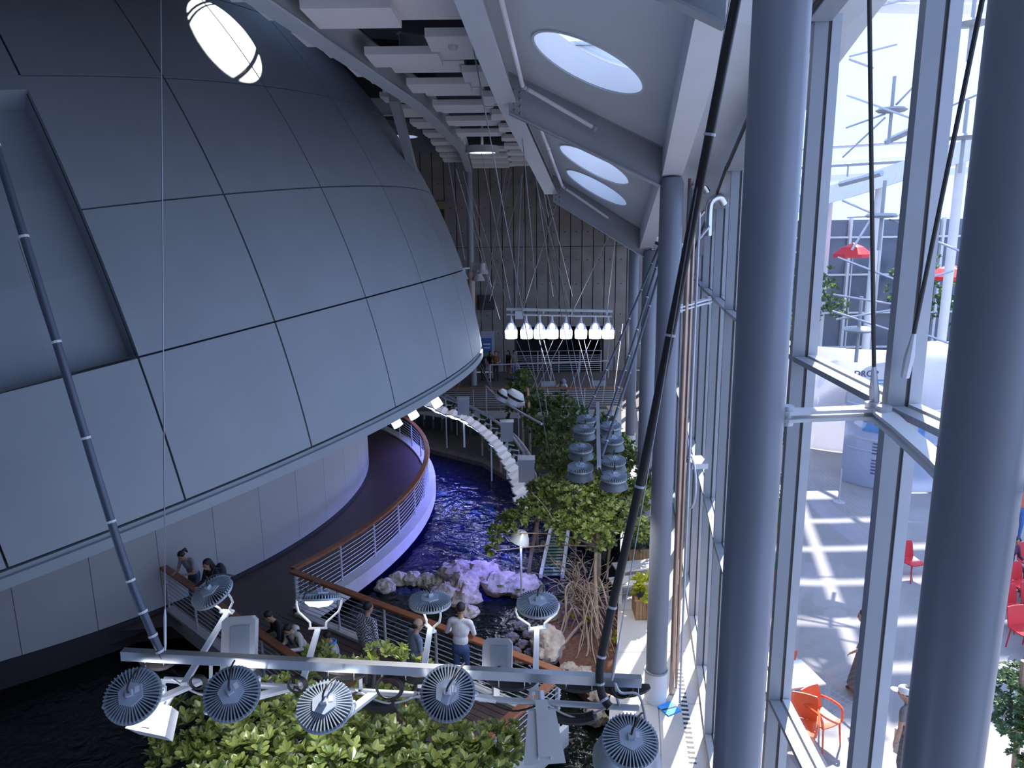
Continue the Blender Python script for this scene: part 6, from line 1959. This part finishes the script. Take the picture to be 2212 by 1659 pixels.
# cable net roof over the courtyard
cn = [((1844, 27), (1970, -5), 21, 19), ((1835, 122), (1937, 96), 22, 22), ((1835, 128), (1886, 147), 22, 23), ((1830, 206), (1995, 265), 23, 20), ((1828, 276), (1912, 246), 23, 22), ((1820, 340), (1912, 254), 23, 22), ((1936, 226), (1995, 165), 22, 21), ((1915, 306), (1995, 269), 30, 28), ((1815, 398), (1905, 374), 32, 30), ((1820, 433), (1888, 462), 21, 20), ((1921, 475), (1975, 492), 20, 19), ((1810, 556), (1955, 612), 20, 18.5), ((1800, 636), (1945, 660), 20, 19), ((1798, 672), (1945, 720), 20, 19), ((1806, 690), (1935, 668), 20, 19.5), ((1720, 420), (1770, 438), 23, 22), ((1718, 545), (1765, 565), 22, 21.5), ((1720, 600), (1765, 612), 22, 21.5), ((1992, 720), (2050, 742), 19, 18.5), ((1990, 605), (2058, 585), 20, 20), ((2040, 235), (2110, 205), 22, 21), ((2020, 520), (2080, 545), 20, 19), ((1830, 470), (1990, 462), 24, 24), ((1745, 165), (1790, 190), 22, 22), ((1888, 462), (1840, 540), 20, 20)]
net = thing('cable_net', at(1905, 466, 20), 'web of taut steel cables and node discs roofing the courtyard', 'cable net')
for i, (a, b, Ya, Yb) in enumerate(cn):
    mb = MB().tube([at(*a, Ya), at(*b, Yb)], .03 if i not in (7, 8) else .12, 6)
    obj('net_cable', mb, mat('net_cable_grey', (.45, .48, .55), .4, .5), net)
for i, (x, y, Y, lb) in enumerate(((1926, 238, 22, 'cable node disc of the net roof high in the middle window'), (1905, 466, 20, 'cable node disc of the net roof below the white rim'), (2082, 296, 20, 'cable node disc right of the wide mullion'), (2100, 50, 20, 'cable node disc at the top right of the courtyard'), (1855, 712, 20, 'low cable node in the middle window'))):
    p = at(x, y, Y)
    t = obj('node_disc', MB().lathe([(.001, .08), (.35, .06), (.42, 0), (.35, -.05), (.001, -.07)], 20, Matrix.Translation(p)), STEEL, net, True)
    obj('mast', MB().tube([p + UP * -.9, p + UP * .9], .05, 8), STEEL, t, True)
# red parasols far across
for i, (x, y, Y, lb) in enumerate(((1842, 550, 44, 'red parasol seen across the courtyard in the middle window'), (2052, 598, 40, 'red parasol seen between the mullion and the right column'), (1700, 740, 46, 'low red parasol beside the near column'))):
    p = at(x, y, Y)
    t = thing('parasol', (p.x, p.y, 0), lb, 'parasol', 'red parasols')
    obj('canopy', MB().lathe([(.001, .7), (.6, .45), (1.15, .05), (1.15, -.15)], 8, Matrix.Translation(p)), RED, t)
    obj('pole', MB().tube([(p.x, p.y, 0), p + UP * .7], .04, 6), GALV, t)
# trees outside
def far_tree(x, y, h, r, lb, seed, lm=LEAF_B, n=180, ls=.32):
    t = thing('courtyard_tree', (x, y, 0), lb, 'tree', 'trees outside the glass')
    foliage(t, [(V((x, y, h)), (r, r, r * .9)), (V((x + r * .5, y + .3, h - r * .5)), (r * .7, r * .7, r * .6)), (V((x - r * .4, y - .3, h - r * .4)), (r * .6, r * .6, r * .5))], n, ls, lm, seed)
    obj('trunk', MB().tube([(x, y, 0), (x, y, h)], .09, 6), BARK, t)
far_tree(7.6, 26, 2.6, 1.3, 'bushy tree outside the far glass beyond the columns', 51)
far_tree(6.6, 20.5, 1.6, .9, 'low shrub outside the glass behind the collared column', 52)
far_tree(8.6, 33, 3.4, 1.6, 'tall tree outside the far glass', 53)
far_tree(12.5, 37, 3.6, 1.8, 'tree behind the exhibit pavilion on the left', 54)
far_tree(17.5, 44, 4.2, 2.2, 'tree against the far courtyard facade', 55)
far_tree(25, 45, 4.4, 2.2, 'tree behind the inflatable dome', 56)
far_tree(6.35, 17.5, 1.5, .6, 'young shrub outside the glass between the near column and the next mullion', 57, LEAF_C, 110, .2)
far_tree(8.2, 22.8, 2.0, .8, 'slender shrub in the courtyard left of the pavilion', 58, LEAF_B, 110, .25)
# people-height fittings: slim lamp post
lp_ = thing('lamp_post', fl(1812, 1085, 0), 'slim grey stand on a round foot in the courtyard', 'stand')
q = fl(1812, 1085, 0)
obj('foot', MB().lathe([(.18, 0), (.17, .03), (.03, .05)], 16, Matrix.Translation(q)), PW, lp_, True)
obj('pole', MB().tube([q, q + UP * 1.1], .02, 6), GALV, lp_)
# unseen shade cloths added above the view; their gaps leave sun on the paving
CL = mat('shade_cloth', (.8, .8, .82), .9)
zc_ = 18.0
sh_ = SUN * (zc_ / SUN.z)
cs = [11.2, 13.05, 14.75, 16.6, 18.5, 20.4]
for i in range(len(cs)):
    y0 = cs[i] + .16; y1 = (cs[i + 1] if i + 1 < len(cs) else cs[i] + 1.9) - .16
    for j, (xa, xb) in enumerate(((4.6, 6.9), (7.15, 16.0), (16.2, 30))):
        t = thing('unseen_shade_sail', (xa + sh_.x, y0 + sh_.y, zc_), 'unseen white shade cloth strip ' + ['nearest', 'second nearest', 'third nearest', 'fourth nearest', 'fifth nearest', 'farthest'][i] + ' to the hall, ' + ['short section by the glass', 'middle section', 'outer section'][j], 'shade cloth', 'shade cloths over the courtyard')
        mb = MB()
        n = 6
        k0 = .25 * (y0 - 14) if j == 0 else 0; k1 = .25 * (y1 - 14) if j == 0 else 0
        for s_ in range(n + 1):
            for yy_, kk in ((y0, k0), (y1, k1)):
                xx_ = xa + (xb + kk - xa) * s_ / n if j == 0 else ((xa + .25 * (yy_ - 14) if j == 1 else xa) + (xb - xa) * s_ / n)
                mb.v.append(V((xx_ + sh_.x, yy_ + sh_.y, zc_ - .15 * math.sin(PI * s_ / n))))
        for s_ in range(n): mb.f.append((2 * s_, 2 * s_ + 1, 2 * s_ + 3, 2 * s_ + 2)); mb.mi.append(0)
        obj('cloth', mb, CL, t, True)
        obj('edge_cable', MB().tube([mb.v[0], mb.v[2 * n]], .02, 5).tube([mb.v[1], mb.v[2 * n + 1]], .02, 5), CABLE, t)
